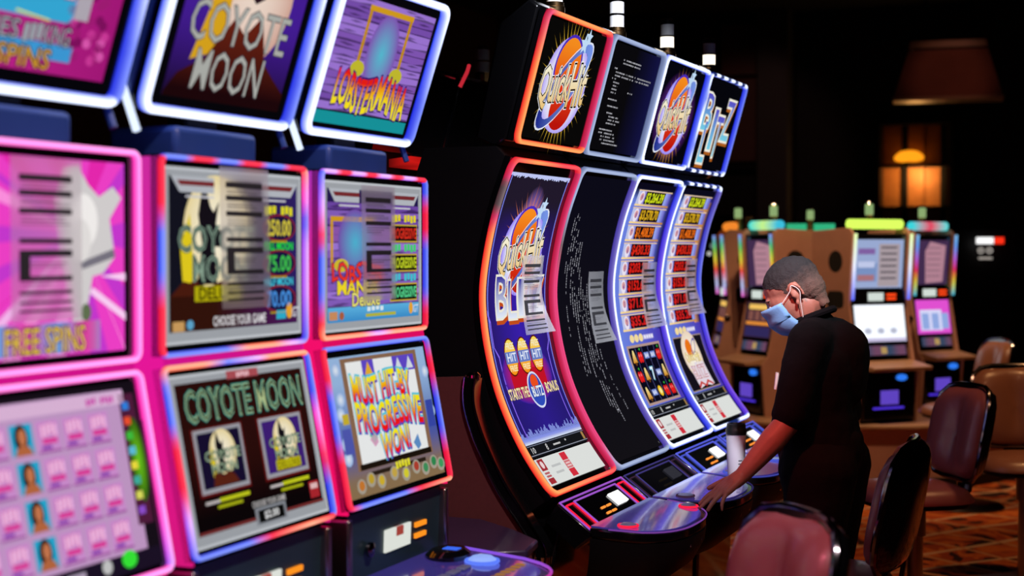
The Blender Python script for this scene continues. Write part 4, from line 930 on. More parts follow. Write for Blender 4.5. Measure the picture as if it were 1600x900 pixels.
# dark machines of the bank behind, seen through the gap
def rear_machine(y, label, arc):
    t = empty('slot_machine', (-2.78, y, 0), label, 'slot machine', 'dark slot machines in the bank behind')
    MB().prism([(.18, .9), (.05, 1.2), (.02, 1.5), (.09, 1.9), (-.20, 1.92), (-.32, 1.6), (-.32, .1), (.0, .1)], -.285, .285).build('cabinet', 'satin', t, bevel=.008)
    MB().box(-.36, .06, -.295, .295, 0, .10).build('plinth', 'satin', t)
    MB().prism([(.09, 1.98), (.18, 2.30), (.14, 2.33), (-.02, 2.25), (-.06, 1.99)], -.285, .285).build('topper_housing', 'gloss', t, bevel=.01)
    MB().box(-.05, .02, -.1, .1, 1.90, 2.0).build('topper_neck', 'satin', t)
    panel('topper_screen', Surf([(.095, 1.985), (.183, 2.295)]), .55, 0, .32, t)
    b = MB().prism([(.10, 1.925), (.19, 1.945), (.19, 1.965), (.10, 1.955)], -.15, .15); glow_mesh('red_downlight', b.v, b.f, [mul(srgb('e01c18'), .8) if i % 3 else mul(srgb('801010'), .5) for i in range(len(b.v))], t)
    if arc: glow_tube('red_edge_light', [(.17, -.285, 2.27), (.195, -.27, 2.33), (.19, -.24, 2.36)], .008, mul(srgb('e03040'), .7), t)
    cn = MB().lathe([(.036, 0), (.036, .05), (0, .05)], (.08, .14, 2.325), 18).build('signal_candle', 'brass', t)
    z = 2.375
    for k in range(2):
        MB().lathe([(.030, 0), (.030, .045), (0, .045)], (.08, .14, z), 18).build('candle_segment', 'white', cn); MB().lathe([(.032, 0), (.032, .007), (0, .007)], (.08, .14, z+.045), 18).build('candle_ring', 'brass', cn); z += .052
    MB().lathe([(.03, 0), (.02, .014), (0, .014)], (.08, .14, z), 18).build('candle_cap', 'brass', cn)
    return t
rear_machine(5.30, 'dark slot machine behind the banks with a red light strip, nearer of two', False)
rear_machine(5.92, 'dark slot machine behind the banks with a red curved edge light, farther of two', True)

# ------------------------------------------------------------------ tumbler on the button deck
t = empty('travel_tumbler', (-1.432, 5.50, .788), 'white travel tumbler with black lid standing on a button deck', 'tumbler')
MB().lathe([(0, 0), (.030, 0), (.031, .004), (.0365, .150), (.036, .152), (0, .152)], seg=32).build('cup_body', 'cup', t)
MB().lathe([(.038, .150), (.0385, .166), (.036, .170), (.034, .188), (.030, .190), (.029, .184), (0, .184)], seg=32).build('lid', 'lid', t)
MB().box(-.008, .008, -.024, -.008, .184, .194).build('sip_tab', 'lid', t, bevel=.002)
for k in range(3):
    z = .03+.012*k; r = .0313+.0055*z/.15
    MB().add([(r*math.cos(a), r*math.sin(a), q) for q in (z, z+.004) for a in [R(-60+(40-6*k)*i/6) for i in range(7)]], [(i, i+1, 8+i, 7+i) for i in range(6)]).build('printed_mark', 'ink', t)

# ------------------------------------------------------------------ the person at the machines
def sphere_pts(c, r, n=10):
    c = Vector(c); o = []
    for i in range(n+1):
        th = math.pi*i/n
        for j in range(2*n):
            ph = math.pi*j/n; o.append(c+Vector((math.sin(th)*math.cos(ph), math.sin(th)*math.sin(ph), math.cos(th)))*r)
    return o
def blob(name, parts, voxel, m, parent, smooth=6, factor=.5, origin=None, disp=None):
    """one continuous surface around tapered limbs ('c', p0, r0, p1, r1) and ellipsoids ('e', centre, (rx, ry, rz), rotation matrix)"""
    bm = bmesh.new()
    for p in parts:
        if p[0] == 'c': pts = sphere_pts(p[1], p[2], 8)+sphere_pts(p[3], p[4], 8)
        else:
            Rm = p[3] if len(p) > 3 else Matrix.Identity(3); pts = [Vector(p[1])+Rm @ Vector((q[0]*p[2][0], q[1]*p[2][1], q[2]*p[2][2])) for q in sphere_pts((0, 0, 0), 1, 10)]
        b2 = bmesh.new()
        for q in pts: b2.verts.new(q)
        bmesh.ops.remove_doubles(b2, verts=b2.verts, dist=1e-5); r = bmesh.ops.convex_hull(b2, input=b2.verts)
        junk = [e for e in r['geom_interior'] if isinstance(e, bmesh.types.BMVert)]; bmesh.ops.delete(b2, geom=junk, context='VERTS')
        bmesh.ops.recalc_face_normals(b2, faces=b2.faces)
        me = bpy.data.meshes.new('x'); b2.to_mesh(me); b2.free(); bm.from_mesh(me); bpy.data.meshes.remove(me)
    me = bpy.data.meshes.new(name); bm.to_mesh(me); bm.free()
    o = bpy.data.objects.new(name, me); COL.objects.link(o)
    r = o.modifiers.new('remesh', 'REMESH'); r.mode = 'VOXEL'; r.voxel_size = voxel; r.use_smooth_shade = True
    s = o.modifiers.new('smooth', 'SMOOTH'); s.iterations = smooth; s.factor = factor
    if disp:
        tx = bpy.data.textures.new('folds', 'CLOUDS'); tx.noise_scale = disp[1]; d = o.modifiers.new('folds', 'DISPLACE'); d.texture = tx; d.strength = disp[0]; d.mid_level = .5
    bpy.context.view_layer.update()
    me2 = bpy.data.meshes.new_from_object(o.evaluated_get(bpy.context.evaluated_depsgraph_get()))
    o.modifiers.clear(); o.data = me2; bpy.data.meshes.remove(me); me2.name = name; me2.materials.clear(); me2.materials.append(M[m])
    me2.polygons.foreach_set('use_smooth', [True]*len(me2.polygons))
    if parent: o.parent = parent
    return o
P0 = Vector((-1.07, 5.18, 0))
man = empty('person', P0, 'person in black short-sleeved shirt and blue face mask bending over a button deck', 'person')
def W(*p): return Vector(p)-P0
PV = dict(neck=W(-1.100, 5.175, 1.375), chest=W(-1.062, 5.183, 1.225), belly=W(-1.072, 5.177, 1.05), pelvis=W(-1.050, 5.18, .90), lsh=W(-1.068, 5.022, 1.315), rsh=W(-1.040, 5.345, 1.312),
          lel=W(-1.115, 4.955, 1.055), lwr=W(-1.247, 4.868, .882), rel=W(-1.02, 5.42, 1.02), rwr=W(-1.12, 5.40, .80), lhip=W(-1.055, 5.085, .88), rhip=W(-1.045, 5.275, .88), lkn=W(-1.075, 5.07, .48), rkn=W(-1.06, 5.29, .48), lan=W(-1.03, 5.06, .09), ran=W(-1.02, 5.30, .09))
# head frame: looks along -x, bowed forward
hc = W(-1.143, 5.155, 1.462)
fwd = Vector((-math.cos(R(36)), -.10, -math.sin(R(36)))).normalized(); side = Vector((0, 0, 1)).cross(fwd).normalized(); up = fwd.cross(side).normalized()
HM = Matrix((fwd, side, up)).transposed()          # local (forward, left, up) -> world
def HP(f, l, u): return hc+HM @ Vector((f, l, u))
def E_(f, l, u, rf, rl, ru, tilt=0): return ('e', HP(f, l, u), (rf, rl, ru), HM @ Matrix.Rotation(tilt, 3, 'Y'))
head = [E_(-.012, 0, .038, .098, .074, .082), E_(.030, 0, -.010, .072, .066, .088), E_(.045, 0, -.070, .046, .046, .042), ('c', HP(.072, 0, -.095), .022, HP(.060, 0, -.080), .030),
        E_(.082, 0, .028, .014, .045, .013), ('c', HP(.092, 0, .016), .008, HP(.118, 0, -.026), .0125), E_(.112, .010, -.030, .010, .009, .008), E_(.112, -.010, -.030, .010, .009, .008),
        E_(.072, .034, -.020, .022, .022, .020), E_(.072, -.034, -.020, .022, .022, .020), E_(.094, 0, -.058, .012, .024, .007), E_(.092, 0, -.070, .012, .021, .008),
        E_(.0, .045, -.055, .045, .014, .045), E_(.0, -.045, -.055, .045, .014, .045)]
for s in (1, -1):       # ears: rim, lobe and bowl
    for a in range(0, 250, 25):
        q = R(a-10); head.append(E_(-.010-.017*math.cos(q)*-1-.01, s*.078, .0+.029*math.sin(q), .0065, .0055, .0065))
    head += [E_(-.012, s*.072, -.004, .012, .006, .024), E_(-.002, s*.074, -.030, .008, .006, .010)]
body = head+[('c', HP(-.030, 0, -.055), .050, PV['neck']+Vector((-.008, 0, 0)), .056), ('c', PV['neck'], .062, PV['chest'], .10), ('c', PV['chest'], .105, PV['belly'], .11), ('c', PV['belly'], .11, PV['pelvis'], .12),
        ('c', PV['lsh'], .052, PV['lel'], .041), ('c', PV['lel'], .041, PV['lel'].lerp(PV['lwr'], .35), .043), ('c', PV['lel'].lerp(PV['lwr'], .35), .043, PV['lwr'], .026), ('c', PV['rsh'], .05, PV['rel'], .040), ('c', PV['rel'], .040, PV['rwr'], .027),
        ('c', PV['lsh'], .05, PV['rsh'], .05), ('c', PV['lhip'], .08, PV['lkn'], .055), ('c', PV['lkn'], .055, PV['lan'], .035), ('c', PV['rhip'], .08, PV['rkn'], .055), ('c', PV['rkn'], .055, PV['ran'], .035)]
def hand(wr, d, nrm, sgn, spread, bends, thumb):
    """wr wrist, d pointing direction, nrm back-of-hand normal; sgn = side on which the thumb leaves"""
    d = d.normalized(); nrm = (nrm-d*nrm.dot(d)).normalized(); sd = d.cross(nrm).normalized()*sgn; o = []
    o.append(('c', wr, .026, wr+d*.03, .027))
    for k in (-1, -.33, .33, 1): o.append(('c', wr+d*.018+sd*k*.016, .016, wr+d*(.088-.006*abs(k))+sd*k*.030, .0125))
    for i, (k, ln) in enumerate(((1, .078), (.33, .088), (-.33, .080), (-1, .062))):
        p = wr+d*(.088-.006*abs(k))+sd*k*.030; a = math.atan2(spread[i], 1); dir_ = (d*math.cos(a)+sd*math.sin(a)); b = bends[i]; r = .0098 if i < 3 else .0085
        for j, q in enumerate((.46, .30, .24)):
            ang = R(b*(j+.6)); v = dir_*math.cos(ang)-nrm*math.sin(ang); p2 = p+v*ln*q; o.append(('c', p, r, p2, r-.0009)); p = p2; r -= .0009
    p = wr+d*.028+sd*.026; v = (d*thumb[0]+sd*thumb[1]-nrm*thumb[2]).normalized(); p2 = p+v*.042; o.append(('c', p, .0150, p2, .0120))
    v = (v+d*.4).normalized(); p3 = p2+v*.030; o += [('c', p2, .0118, p3, .0105), ('c', p3, .0105, p3+v*.022, .0090)]
    return o
dl = W(-1.330, 4.800, .812)-PV['lwr']
body += hand(PV['lwr'], dl, Vector((-.25, -.35, .9)), 1, (.16, .03, -.12, -.42), (6, 4, 8, 20), (.55, .8, .15))
body += hand(PV['rwr'], Vector((-.5, 0, -.85)), Vector((0, 1, 0)), 1, (.05, .0, -.05, -.1), (18, 20, 22, 24), (.6, .7, .3))
bd = blob('body', body, .0045, 'skin', man, 5)
# short hair: cap over the upper and rear skull
hair = blob('hair', [E_(-.016, 0, .044, .1005, .0765, .083), E_(-.055, 0, -.005, .056, .067, .062), E_(-.062, 0, -.045, .033, .048, .032), E_(-.062, 0, -.075, .024, .042, .03), E_(-.025, .064, .012, .022, .010, .035), E_(-.025, -.064, .012, .022, .010, .035)], .005, 'hair', man, 3, disp=(.006, .012))
bm = bmesh.new(); bm.from_mesh(hair.data)
kill = []
for v in bm.verts:
    q = HM.transposed() @ (v.co-hc)
    if (q.x > .070 and q.z < .075) or (q.x > .02 and q.z < .040+.6*max(0, q.x-.02)) or (q.z < -.088+.5*max(0, q.x+.06)) : kill.append(v)
bmesh.ops.delete(bm, geom=kill, context='VERTS'); bm.to_mesh(hair.data); bm.free()
nt = M['hair'].node_tree; pb = nt.nodes['Principled BSDF']; tc = nt.nodes.new('ShaderNodeTexCoord')      # clipped shorter and greyer towards the sides and nape
dt = nt.nodes.new('ShaderNodeVectorMath'); dt.operation = 'DOT_PRODUCT'; dt.inputs[1].default_value = up; nt.links.new(tc.outputs['Object'], dt.inputs[0])
nz = nt.nodes.new('ShaderNodeTexNoise'); nz.inputs['Scale'].default_value = 60; nt.links.new(tc.outputs['Object'], nz.inputs['Vector'])
ad = nt.nodes.new('ShaderNodeMath'); ad.operation = 'MULTIPLY_ADD'; ad.inputs[1].default_value = .05; nt.links.new(nz.outputs['Fac'], ad.inputs[0]); nt.links.new(dt.outputs['Value'], ad.inputs[2])
mr = nt.nodes.new('ShaderNodeMapRange'); mr.inputs['From Min'].default_value = hc.dot(up)-.035; mr.inputs['From Max'].default_value = hc.dot(up)+.085; nt.links.new(ad.outputs[0], mr.inputs['Value'])
hm = nt.nodes.new('ShaderNodeMix'); hm.data_type = 'RGBA'; hm.inputs['A'].default_value = (.17, .105, .08, 1); hm.inputs['B'].default_value = (.014, .013, .015, 1)
nt.links.new(mr.outputs['Result'], hm.inputs['Factor']); nt.links.new(hm.outputs['Result'], pb.inputs['Base Color'])
# eyes and brows
for s in (1, -1):
    MB().lathe([(0, -.011), (.008, -.008), (.011, 0), (.008, .008), (0, .011)], HP(.082, s*.031, .006), 12).build('eye', 'eye', man)
    MB().tube([HP(.089, s*.014, .027), HP(.088, s*.032, .032), HP(.074, s*.050, .028)], [.003, .004, .002], 6).build('eyebrow', 'hair', man)
# face mask with pleats and ear loops
vs = []; fs = []; nu, nv = 16, 12
for j in range(nv+1):
    v = j/nv; u_ = .012-.125*v        # from the nose bridge to under the chin
    for i in range(nu+1):
        a = -1.25+2.5*i/nu
        rf = .128-.050*max(0, v-.6)*2.2-.012*abs(v-.35); rl = .079-.012*v
        pl = .0035*math.sin(v*math.pi*6)*max(0, math.cos(a))
        f = -.012+(rf+.012)*math.cos(a)**.8+pl if math.cos(a) > 0 else -.012
        vs.append(HP(f, rl*math.sin(a)*1.0, u_-.014*math.cos(a)*(v-.3)+.012*(abs(a)/1.25)**2*(-1 if v < .5 else 1)))
for j in range(nv):
    for i in range(nu): fs.append((j*(nu+1)+i, j*(nu+1)+i+1, (j+1)*(nu+1)+i+1, (j+1)*(nu+1)+i))
mk = MB().add(vs, fs).build('face_mask', 'mask', man, sharp=80); so = mk.modifiers.new('thick', 'SOLIDIFY'); so.thickness = .002
for s in (1, -1):
    c0, c1 = vs[0 if s < 0 else nu], vs[nv*(nu+1)+(0 if s < 0 else nu)]
    MB().tube(catmull([c0+HM @ Vector((0, s*.002, -.004)), HP(.0, s*.080, .014), HP(-.018, s*.082, .028), HP(-.030, s*.080, .0), HP(-.012, s*.078, -.032), c1+HM @ Vector((0, s*.002, .004))], 5), .0016, 6).build('ear_loop', 'maskloop', mk)
# clothing
sh = [('c', PV['neck']+Vector((.018, 0, -.02)), .074, PV['chest']+Vector((.01, 0, 0)), .128), ('c', PV['chest']+Vector((.008, -.055, -.01)), .122, PV['belly']+Vector((-.012, -.04, -.03)), .134), ('c', PV['chest']+Vector((.008, .055, -.01)), .122, PV['belly']+Vector((-.012, .04, -.03)), .134),
      ('c', PV['belly']+Vector((0, -.04, 0)), .134, PV['pelvis']+Vector((-.004, -.04, .03)), .137), ('c', PV['belly']+Vector((0, .04, 0)), .134, PV['pelvis']+Vector((-.004, .04, .03)), .137),
      ('c', PV['neck']+Vector((.02, 0, -.045)), .075, PV['lsh']+Vector((.008, .02, .0)), .068), ('c', PV['neck']+Vector((.02, 0, -.045)), .075, PV['rsh']+Vector((.008, -.02, .0)), .068), ('c', PV['lsh'], .070, PV['rsh'], .070),
      ('c', PV['lsh'], .070, PV['lsh'].lerp(PV['lel'], .90), .062), ('c', PV['rsh'], .070, PV['rsh'].lerp(PV['rel'], .90), .062), ('c', PV['chest']+Vector((.07, 0, .05)), .10, PV['chest']+Vector((.05, 0, -.05)), .11)]
blob('shirt', sh, .008, 'cloth', man, 6, disp=(.010, .07))
MB().tube([PV['neck']+Vector((.074*math.cos(a)+.012, .078*math.sin(a), .012+.030*math.cos(a))) for a in [2*math.pi*i/20 for i in range(20)]], .012, 8, True).build('collar', 'cloth', man)
tr = [('c', PV['pelvis']+Vector((0, -.03, .04)), .14, PV['lhip']+Vector((0, .01, 0)), .125), ('c', PV['pelvis']+Vector((0, .03, .04)), .14, PV['rhip']+Vector((0, -.01, 0)), .125), ('c', PV['lhip']+Vector((.02, 0, 0)), .125, PV['lkn'], .083), ('c', PV['rhip']+Vector((.02, 0, 0)), .125, PV['rkn'], .083), ('c', PV['lkn'], .083, PV['lan']+Vector((0, 0, .01)), .072), ('c', PV['rkn'], .083, PV['ran']+Vector((0, 0, .01)), .072)]
blob('trousers', tr, .010, 'cloth', man, 6, disp=(.010, .09))
for a in ('lan', 'ran'):
    blob('shoe', [('c', PV[a]+Vector((.02, 0, -.045)), .042, PV[a]+Vector((-.09, 0, -.055)), .036), ('c', PV[a]+Vector((-.09, 0, -.055)), .036, PV[a]+Vector((-.17, 0, -.062)), .030), ('c', PV[a], .045, PV[a]+Vector((0, 0, -.04)), .045)], .008, 'lid', man, 3)
for k, c in enumerate(('maskloop', 'steel', 'maskloop')):
    b = W(-1.192, 5.10, 1.145)+Vector((-.004*k, .014*k, .0)); MB().tube([b, b+Vector((.006, 0, .055))], .0055, 8).build('pocket_pen', c, man)

# ------------------------------------------------------------------ chairs
def cushion(w, h, d, n=28, rings=9, e=4.5, lobes=0., crown=.6):
    """rounded-rectangle pad in the y-z plane, bulging towards +x"""
    vs = []; fs = []
    for j in range(rings+1):
        r = j/rings
        for i in range(n):
            a = 2*math.pi*i/n; ca, sa = math.cos(a), math.sin(a); k = (abs(ca)**e+abs(sa)**e)**(-1/e)
            y = w/2*r*k*ca; z = h/2*r*k*sa; x = d*(1-r**5)**.5*(1-crown*.25*r*r)
            if lobes: x -= lobes*math.exp(-(y/(w*.13))**2)*(1-r**3)
            vs.append((x, y, z))
    for j in range(rings):
        for i in range(n): fs.append((j*n+i, j*n+(i+1) % n, (j+1)*n+(i+1) % n, (j+1)*n+i))
    base = len(vs)-n; m = len(vs)
    vs += [(-.012, vs[base+i][1], vs[base+i][2]) for i in range(n)]
    fs += [(base+i, base+(i+1) % n, m+(i+1) % n, m+i) for i in range(n)]; fs.append(tuple(m+i for i in reversed(range(n))))
    return vs, fs, [vs[base+i] for i in range(n)]
def chair(x, y, ang, label, lm='leather', first=[]):
    t = empty('casino_chair', (x, y, 0), label, 'chair', 'swivel chairs in front of the machines', R(ang))
    if not first:
        P = {}
        wrap = lambda p: (-.225+p[0]+.9*p[1]**2-.20*(p[2]), p[1], .85+p[2])      # wraps round the sitter and leans back
        vs, fs, rim = cushion(.42, .375, .065, lobes=.028); P['b'] = MB().add([wrap(p) for p in vs], fs)
        vs2, fs2, rim2 = cushion(.44, .395, .055, crown=.4); P['s'] = MB().add([wrap((-.012-p[0], p[1], p[2])) for p in vs2], fs2)
        P['e'] = MB().tube([wrap((-.006, p[1]*1.035, p[2]*1.04)) for p in rim], .011, 8, True)
        vs3, fs3, _ = cushion(.47, .46, .06, e=3.2, crown=1.); P['c'] = MB().add([(p[2]+.02, p[1], .595+p[0]) for p in vs3], fs3)
        P['p'] = MB().slab([(.02+.21*math.copysign(abs(math.cos(a))**.6, math.cos(a)), .215*math.copysign(abs(math.sin(a))**.6, math.sin(a))) for a in [2*math.pi*i/24 for i in range(24)]], .56, .585)
        P['a'] = MB().add(*(lambda pth: ([(px+dx, yy, pz+dz) for px, pz, dx, dz in pth for yy in (-.05, .05)], [(2*i, 2*i+1, 2*i+3, 2*i+2) for i in range(len(pth))][:-1]))([(-.12, .566, 0, 0), (-.19, .575, 0, 0), (-.225, .61, 0, 0), (-.235, .67, 0, 0), (-.248, .80, 0, 0)]))
        P['o'] = MB().lathe([(.034, .03), (.034, .42), (.045, .425), (.045, .56), (0, .56)], seg=20); P['d'] = MB().lathe([(.0, 0), (.25, 0), (.255, .010), (.24, .022), (.06, .034), (.05, .05), (0, .05)], seg=36)
        first.append(P)
    P = first[0]
    P['b'].build('back_cushion', lm, t, sharp=60); s = P['s'].build('back_shell', 'gloss', t, sharp=60); P['e'].build('edge_bead', 'dark_chrome', t)
    P['c'].build('seat_cushion', lm, t, sharp=60); P['p'].build('seat_pan', 'satin', t, bevel=.004)
    br = P['a'].build('back_bracket', 'gunmetal', t); so = br.modifiers.new('thick', 'SOLIDIFY'); so.thickness = .012; so.offset = 0
    P['o'].build('pedestal', 'steel', t); P['d'].build('base_plate', 'gunmetal', t)
    return t
def face(dx, dy): return math.degrees(math.atan2(dy, dx))
def place(bx, by, ang, label, lm='leather'):      # bx, by: where the backrest stands
    a = R(ang); return chair(bx+.24*math.cos(a), by+.24*math.sin(a), ang, label, lm)
place(-.725, 3.30, face(-.76, -.65), 'burgundy leather chair in the foreground, backrest lit pink')
place(-.70, 4.70, face(-1, -.06), 'burgundy leather chair seen edge-on with its black shell, right of the person')
place(-.74, 6.67, face(-.82, -.57), 'burgundy leather chair behind the edge-on chair')
place(-.66, 7.88, face(.32, -.94), 'brown leather chair facing the camera at the right edge', 'brownleather')
place(-.93, 10.07, face(-.85, -.52), 'small distant leather chair near the tan carousel, farthest of the chairs', 'brownleather')

# ------------------------------------------------------------------ carousel of upright machines in the background
def carousel_machine(x, y, ang, label, strip, top, upper, lower, w=.46, lit=1.):
    t = empty('slot_machine', (x, y, 0), label, 'slot machine', 'upright slot machines on the tan carousel', R(ang)); h = w/2
    side = [(.0, .44), (.03, .80), (-.02, .86), (-.05, 1.0), (-.10, 1.25), (-.06, 1.72), (-.10, 1.76), (-.50, 1.74), (-.52, .44)]
    for s in (-1, 1):
        sp = MB().prism(side, min(s*h, s*(h-.02)), max(s*h, s*(h-.02))).build('side_panel', 'tan', t, bevel=.004)
        yy = s*(h+.001)
        MB().add([(-.24+.075*math.cos(a), yy, 1.53+.075*math.sin(a)) for a in [2*math.pi*i/20 for i in range(20)]], [tuple(range(20))]).build('round_vent', 'hole', sp)
        MB().add([(-.24+.09*math.copysign(abs(math.cos(a))**.45, math.cos(a)), yy, 1.27+.06*math.copysign(abs(math.sin(a))**.45, math.sin(a))) for a in [2*math.pi*i/24 for i in range(24)]], [tuple(range(24))]).build('vent', 'hole', sp)
        MB().lathe([(.022, 0), (.022, .008), (.012, .014), (0, .014)], seg=14).build('side_lock', 'dark_chrome', sp, loc=(-.09, yy, 1.10), rot=(R(-90*s), 0, 0))
    MB().prism([(-.01, .44), (-.02, .80), (-.07, .88), (-.12, 1.24), (-.09, 1.72), (-.49, 1.72), (-.49, .44)], -h+.02, h-.02).build('cabinet', 'satin', t)
    su = Surf([(-.105, 1.34), (-.082, 1.70)]); sl = Surf([(-.06, .98), (-.10, 1.24)])
    us = panel('upper_screen', su, w-.07, 0, su.len, t); ls = panel('lower_screen', sl, w-.06, 0, sl.len, t)
    A = Art(lit); upper(A, w-.10, su.len); A.build(su, us); A = Art(lit); lower(A, w-.08, sl.len); A.build(sl, ls)
    for s in (-1, 1):
        n = 12; pts = [(-.085+.012*0+ .03*(i/n)+.012, s*(h-.014), 1.27+.45*i/n) for i in range(n+1)]
        glow_tube('side_glow', pts, .0105, (strip if s < 0 else strip), t)
    mp = MB().prism([(-.115, 1.245), (-.085, 1.25), (-.09, 1.335), (-.115, 1.335)], -h+.03, h-.03).build('bill_panel', 'gloss', t)
    glow_box('bill_light', -.088, -.082, -.10, .03, 1.262, 1.318, mul(srgb('e8f4ec'), .8), mp)
    for k in range(2): glow_box('ticket_light', -.088, -.082, .06, .14, 1.268+.026*k, 1.285+.026*k, mul(srgb('ff4818'), 1.1), mp)
    dk = MB().prism([(-.10, .80), (.16, .80), (.17, .825), (-.05, .86)], -h+.005, h-.005).build('button_deck', 'tanlight', t, bevel=.006)
    bs = Surf([(-.035, .885), (-.056, .975)]); bp = panel('button_screen', bs, w-.10, 0, .085, t)
    A = Art(.6); A.rect(-w/2+.06, .01, w/2-.06, .075, lambda x, y: mix(srgb('8c5878'), srgb('405878'), .5+.5*math.sin(x*30)), 1, nx=12); A.rect(-.02, .02, .03, .065, srgb('e0b870'), 2); A.build(bs, bp)
    MB().box(-.02, .02, -h+.03, h-.03, .46, .79).build('lower_door', 'gloss', t, bevel=.008)
    b = MB().lathe([(.045, 0), (.045, .01), (0, .012)], seg=16); glow_mesh('coin_light', [(.022+v[2], .10+v[1], .745+v[0]*.5) for v in b.v], b.f, [mul(srgb('3080ff'), .9)]*len(b.v), t)
    glow_box('tray_light', .02, .026, -.075, .075, .565, .66, mul(srgb('7050e0'), .7), t); glow_box('tray_edge_light', .02, .028, -.14, .12, .535, .548, mul(srgb('5838f0'), .8), t)
    # rounded light bar and signal candle on top
    n = 10; pts = [(-.14, -h+.03+(w-.06)*i/n, 1.785) for i in range(n+1)]; glow_tube('top_light', pts, .034, top, t, 10)
    cn = MB().lathe([(.03, 1.76), (.03, 1.84), (.022, 1.85), (0, 1.85)], (-.20, 0, 0), 14).build('signal_candle', 'brass', t)
    b = MB().lathe([(.028, 1.85), (.028, 1.92), (.02, 1.925), (0, 1.925)], (-.20, 0, 0), 14); glow_mesh('candle_segment', b.v, b.f, [mul(srgb('c8f0a0'), .45)]*len(b.v), cn)
    MB().lathe([(.026, 1.925), (.02, 1.94), (0, 1.94)], (-.20, 0, 0), 14).build('candle_cap', 'chrome', cn)
    return t
def grad(*c):
    c = [mul(srgb(k), 1.0) for k in c]
    def f(u):
        q = u*(len(c)-1); i = min(int(q), len(c)-2); return mix(c[i], c[i+1], q-i)
    return f
def up_note(A, w, h):
    A.rect(-w/2, 0.01, w/2, h-.02, srgb('98a8d0'), 1); A.rect(-w/2, h*.15, -w*.05, h*.5, srgb('7890c0'), 2)
    for k in range(3): A.rect(-w/2+.02, .06+.09*k, -w*.1, .10+.09*k, srgb(('a87078', 'c0c8e8', '8060a0')[k]), 3)
    A.rect(-w*.02, .02, w*.42, h-.05, srgb('a89aa0'), 4)
    for k in range(6): A.rect(.01, .07+.042*k, w*.36, .083+.042*k, srgb('5c545c'), 5)
def up_pink(A, w, h):
    A.rect(-w/2, .01, w/2, h-.02, lambda x, y: mix(srgb('302840'), srgb('503058'), .5), 1); A.poly([(-w*.2, .02), (w*.35, .03), (w*.40, h-.06), (-w*.1, h-.03), (-w*.25, h-.10)], srgb('b08090'), 2)
    for k in range(6): A.rect(-.06, .07+.042*k, w*.25, .078+.042*k, srgb('806070'), 3)
def low_white(A, w, h):
    A.rect(-w/2, .005, w/2, h-.005, lambda x, y: mul(mix(srgb('e8f0ff'), srgb('ffffff'), .5), 1.15), 1)
    for k in range(3): A.ell(-.11+.11*k, h*.3, .03, .02, srgb('b8bcd0'), 2); 
    A.rect(-w/2, .005, w/2, .03, srgb('c8c0e0'), 2)
def low_pink(A, w, h):
    A.rect(-w/2, .005, w/2, h-.005, srgb('e050d0'), 1); A.rect(-w*.4, .03, w*.25, h*.7, srgb('d8d8f8'), 2)
    for k in range(3): A.rect(-w*.35+.1*k, .04, -w*.35+.07+.1*k, h*.6, srgb('90a8e0'), 3)
def low_gold(A, w, h):
    A.rect(-w/2, .005, w/2, h-.005, srgb('3c2430'), 1); A.rect(-w*.4, h*.78, w*.45, h*.92, srgb('f0c060'), 2); A.rect(-w*.45, h*.36, w*.42, h*.44, srgb('e89038'), 2); A.rect(-w*.45, .01, w*.45, h*.3, srgb('302858'), 2)
    for k in range(4): A.rect(-w*.38+.085*k, h*.48, -w*.38+.06+.085*k, h*.74, srgb('805048'), 3)
RAIN = lambda u: mul(grad('f060d0', 'b0d8ff', 'ff2040', 'f0e040', '40d060', '90a0ff')(u), .9)
RAIN2 = lambda u: mul(grad('40c0e0', 'e0e040', 'f02040', 'c060e0', '60a0ff', '80c0f0')(u), .9)
carousel_machine(-1.70, 10.55, face(.76, -.65), 'upright machine with white screens and yellow-green light bar facing the camera', lambda u: mul(grad('5868ff', 'e8ecff', 'e8ffb0')(u), 1.1), lambda u: mul(srgb('d8ff60'), 1.1), up_note, low_white, .51)
carousel_machine(-2.70, 10.72, face(-.70, -.71), 'upright machine with rainbow side lights left of the person', RAIN, lambda u: mul(grad('40e8e0', 'd0ff90', '40c8e8')(u), .9), up_pink, low_gold, .44)
carousel_machine(-1.50, 11.72, face(.80, -.60), 'upright machine with rainbow side lights and pink lower screen on the right', RAIN2, lambda u: mul(grad('40e0e8', 'f04060', '50e8e8')(u), .9), up_pink, low_pink, .42)
carousel_machine(-2.62, 12.45, face(-.15, .99), 'upright machine facing away with green light bar on the far side', RAIN, lambda u: mul(srgb('40e0a0'), .6), up_pink, low_gold, .44)
carousel_machine(-3.15, 11.35, face(-.92, -.40), 'mostly hidden upright machine with rainbow light on the left of the carousel', RAIN, lambda u: mul(srgb('ff9030'), .9), up_pink, low_gold, .42)
t = empty('carousel_platform', (-2.2, 11.45, 0), 'round tan wooden carousel base carrying the upright machines', 'machine base')
def oct(r, k=.82): return [(r*math.cos(a), r*k*math.sin(a)*1.15) for a in [2*math.pi*(i+.5)/16 for i in range(16)]]
MB().slab(oct(1.22), 0, .41).build('base_wall', 'tan', t, bevel=.01); MB().slab(oct(1.27), .41, .44).build('base_top', 'tanlight', t, bevel=.008); MB().slab(oct(1.24), 0, .07).build('kick_strip', 'satin', t)
MB().slab(oct(.20), .44, 1.60).build('carousel_core', 'tan', bevel=.01).location = (-2.3, 11.6, 0)
tag(bpy.data.objects['carousel_core'], 'tan core column standing in the middle of the carousel', 'column')

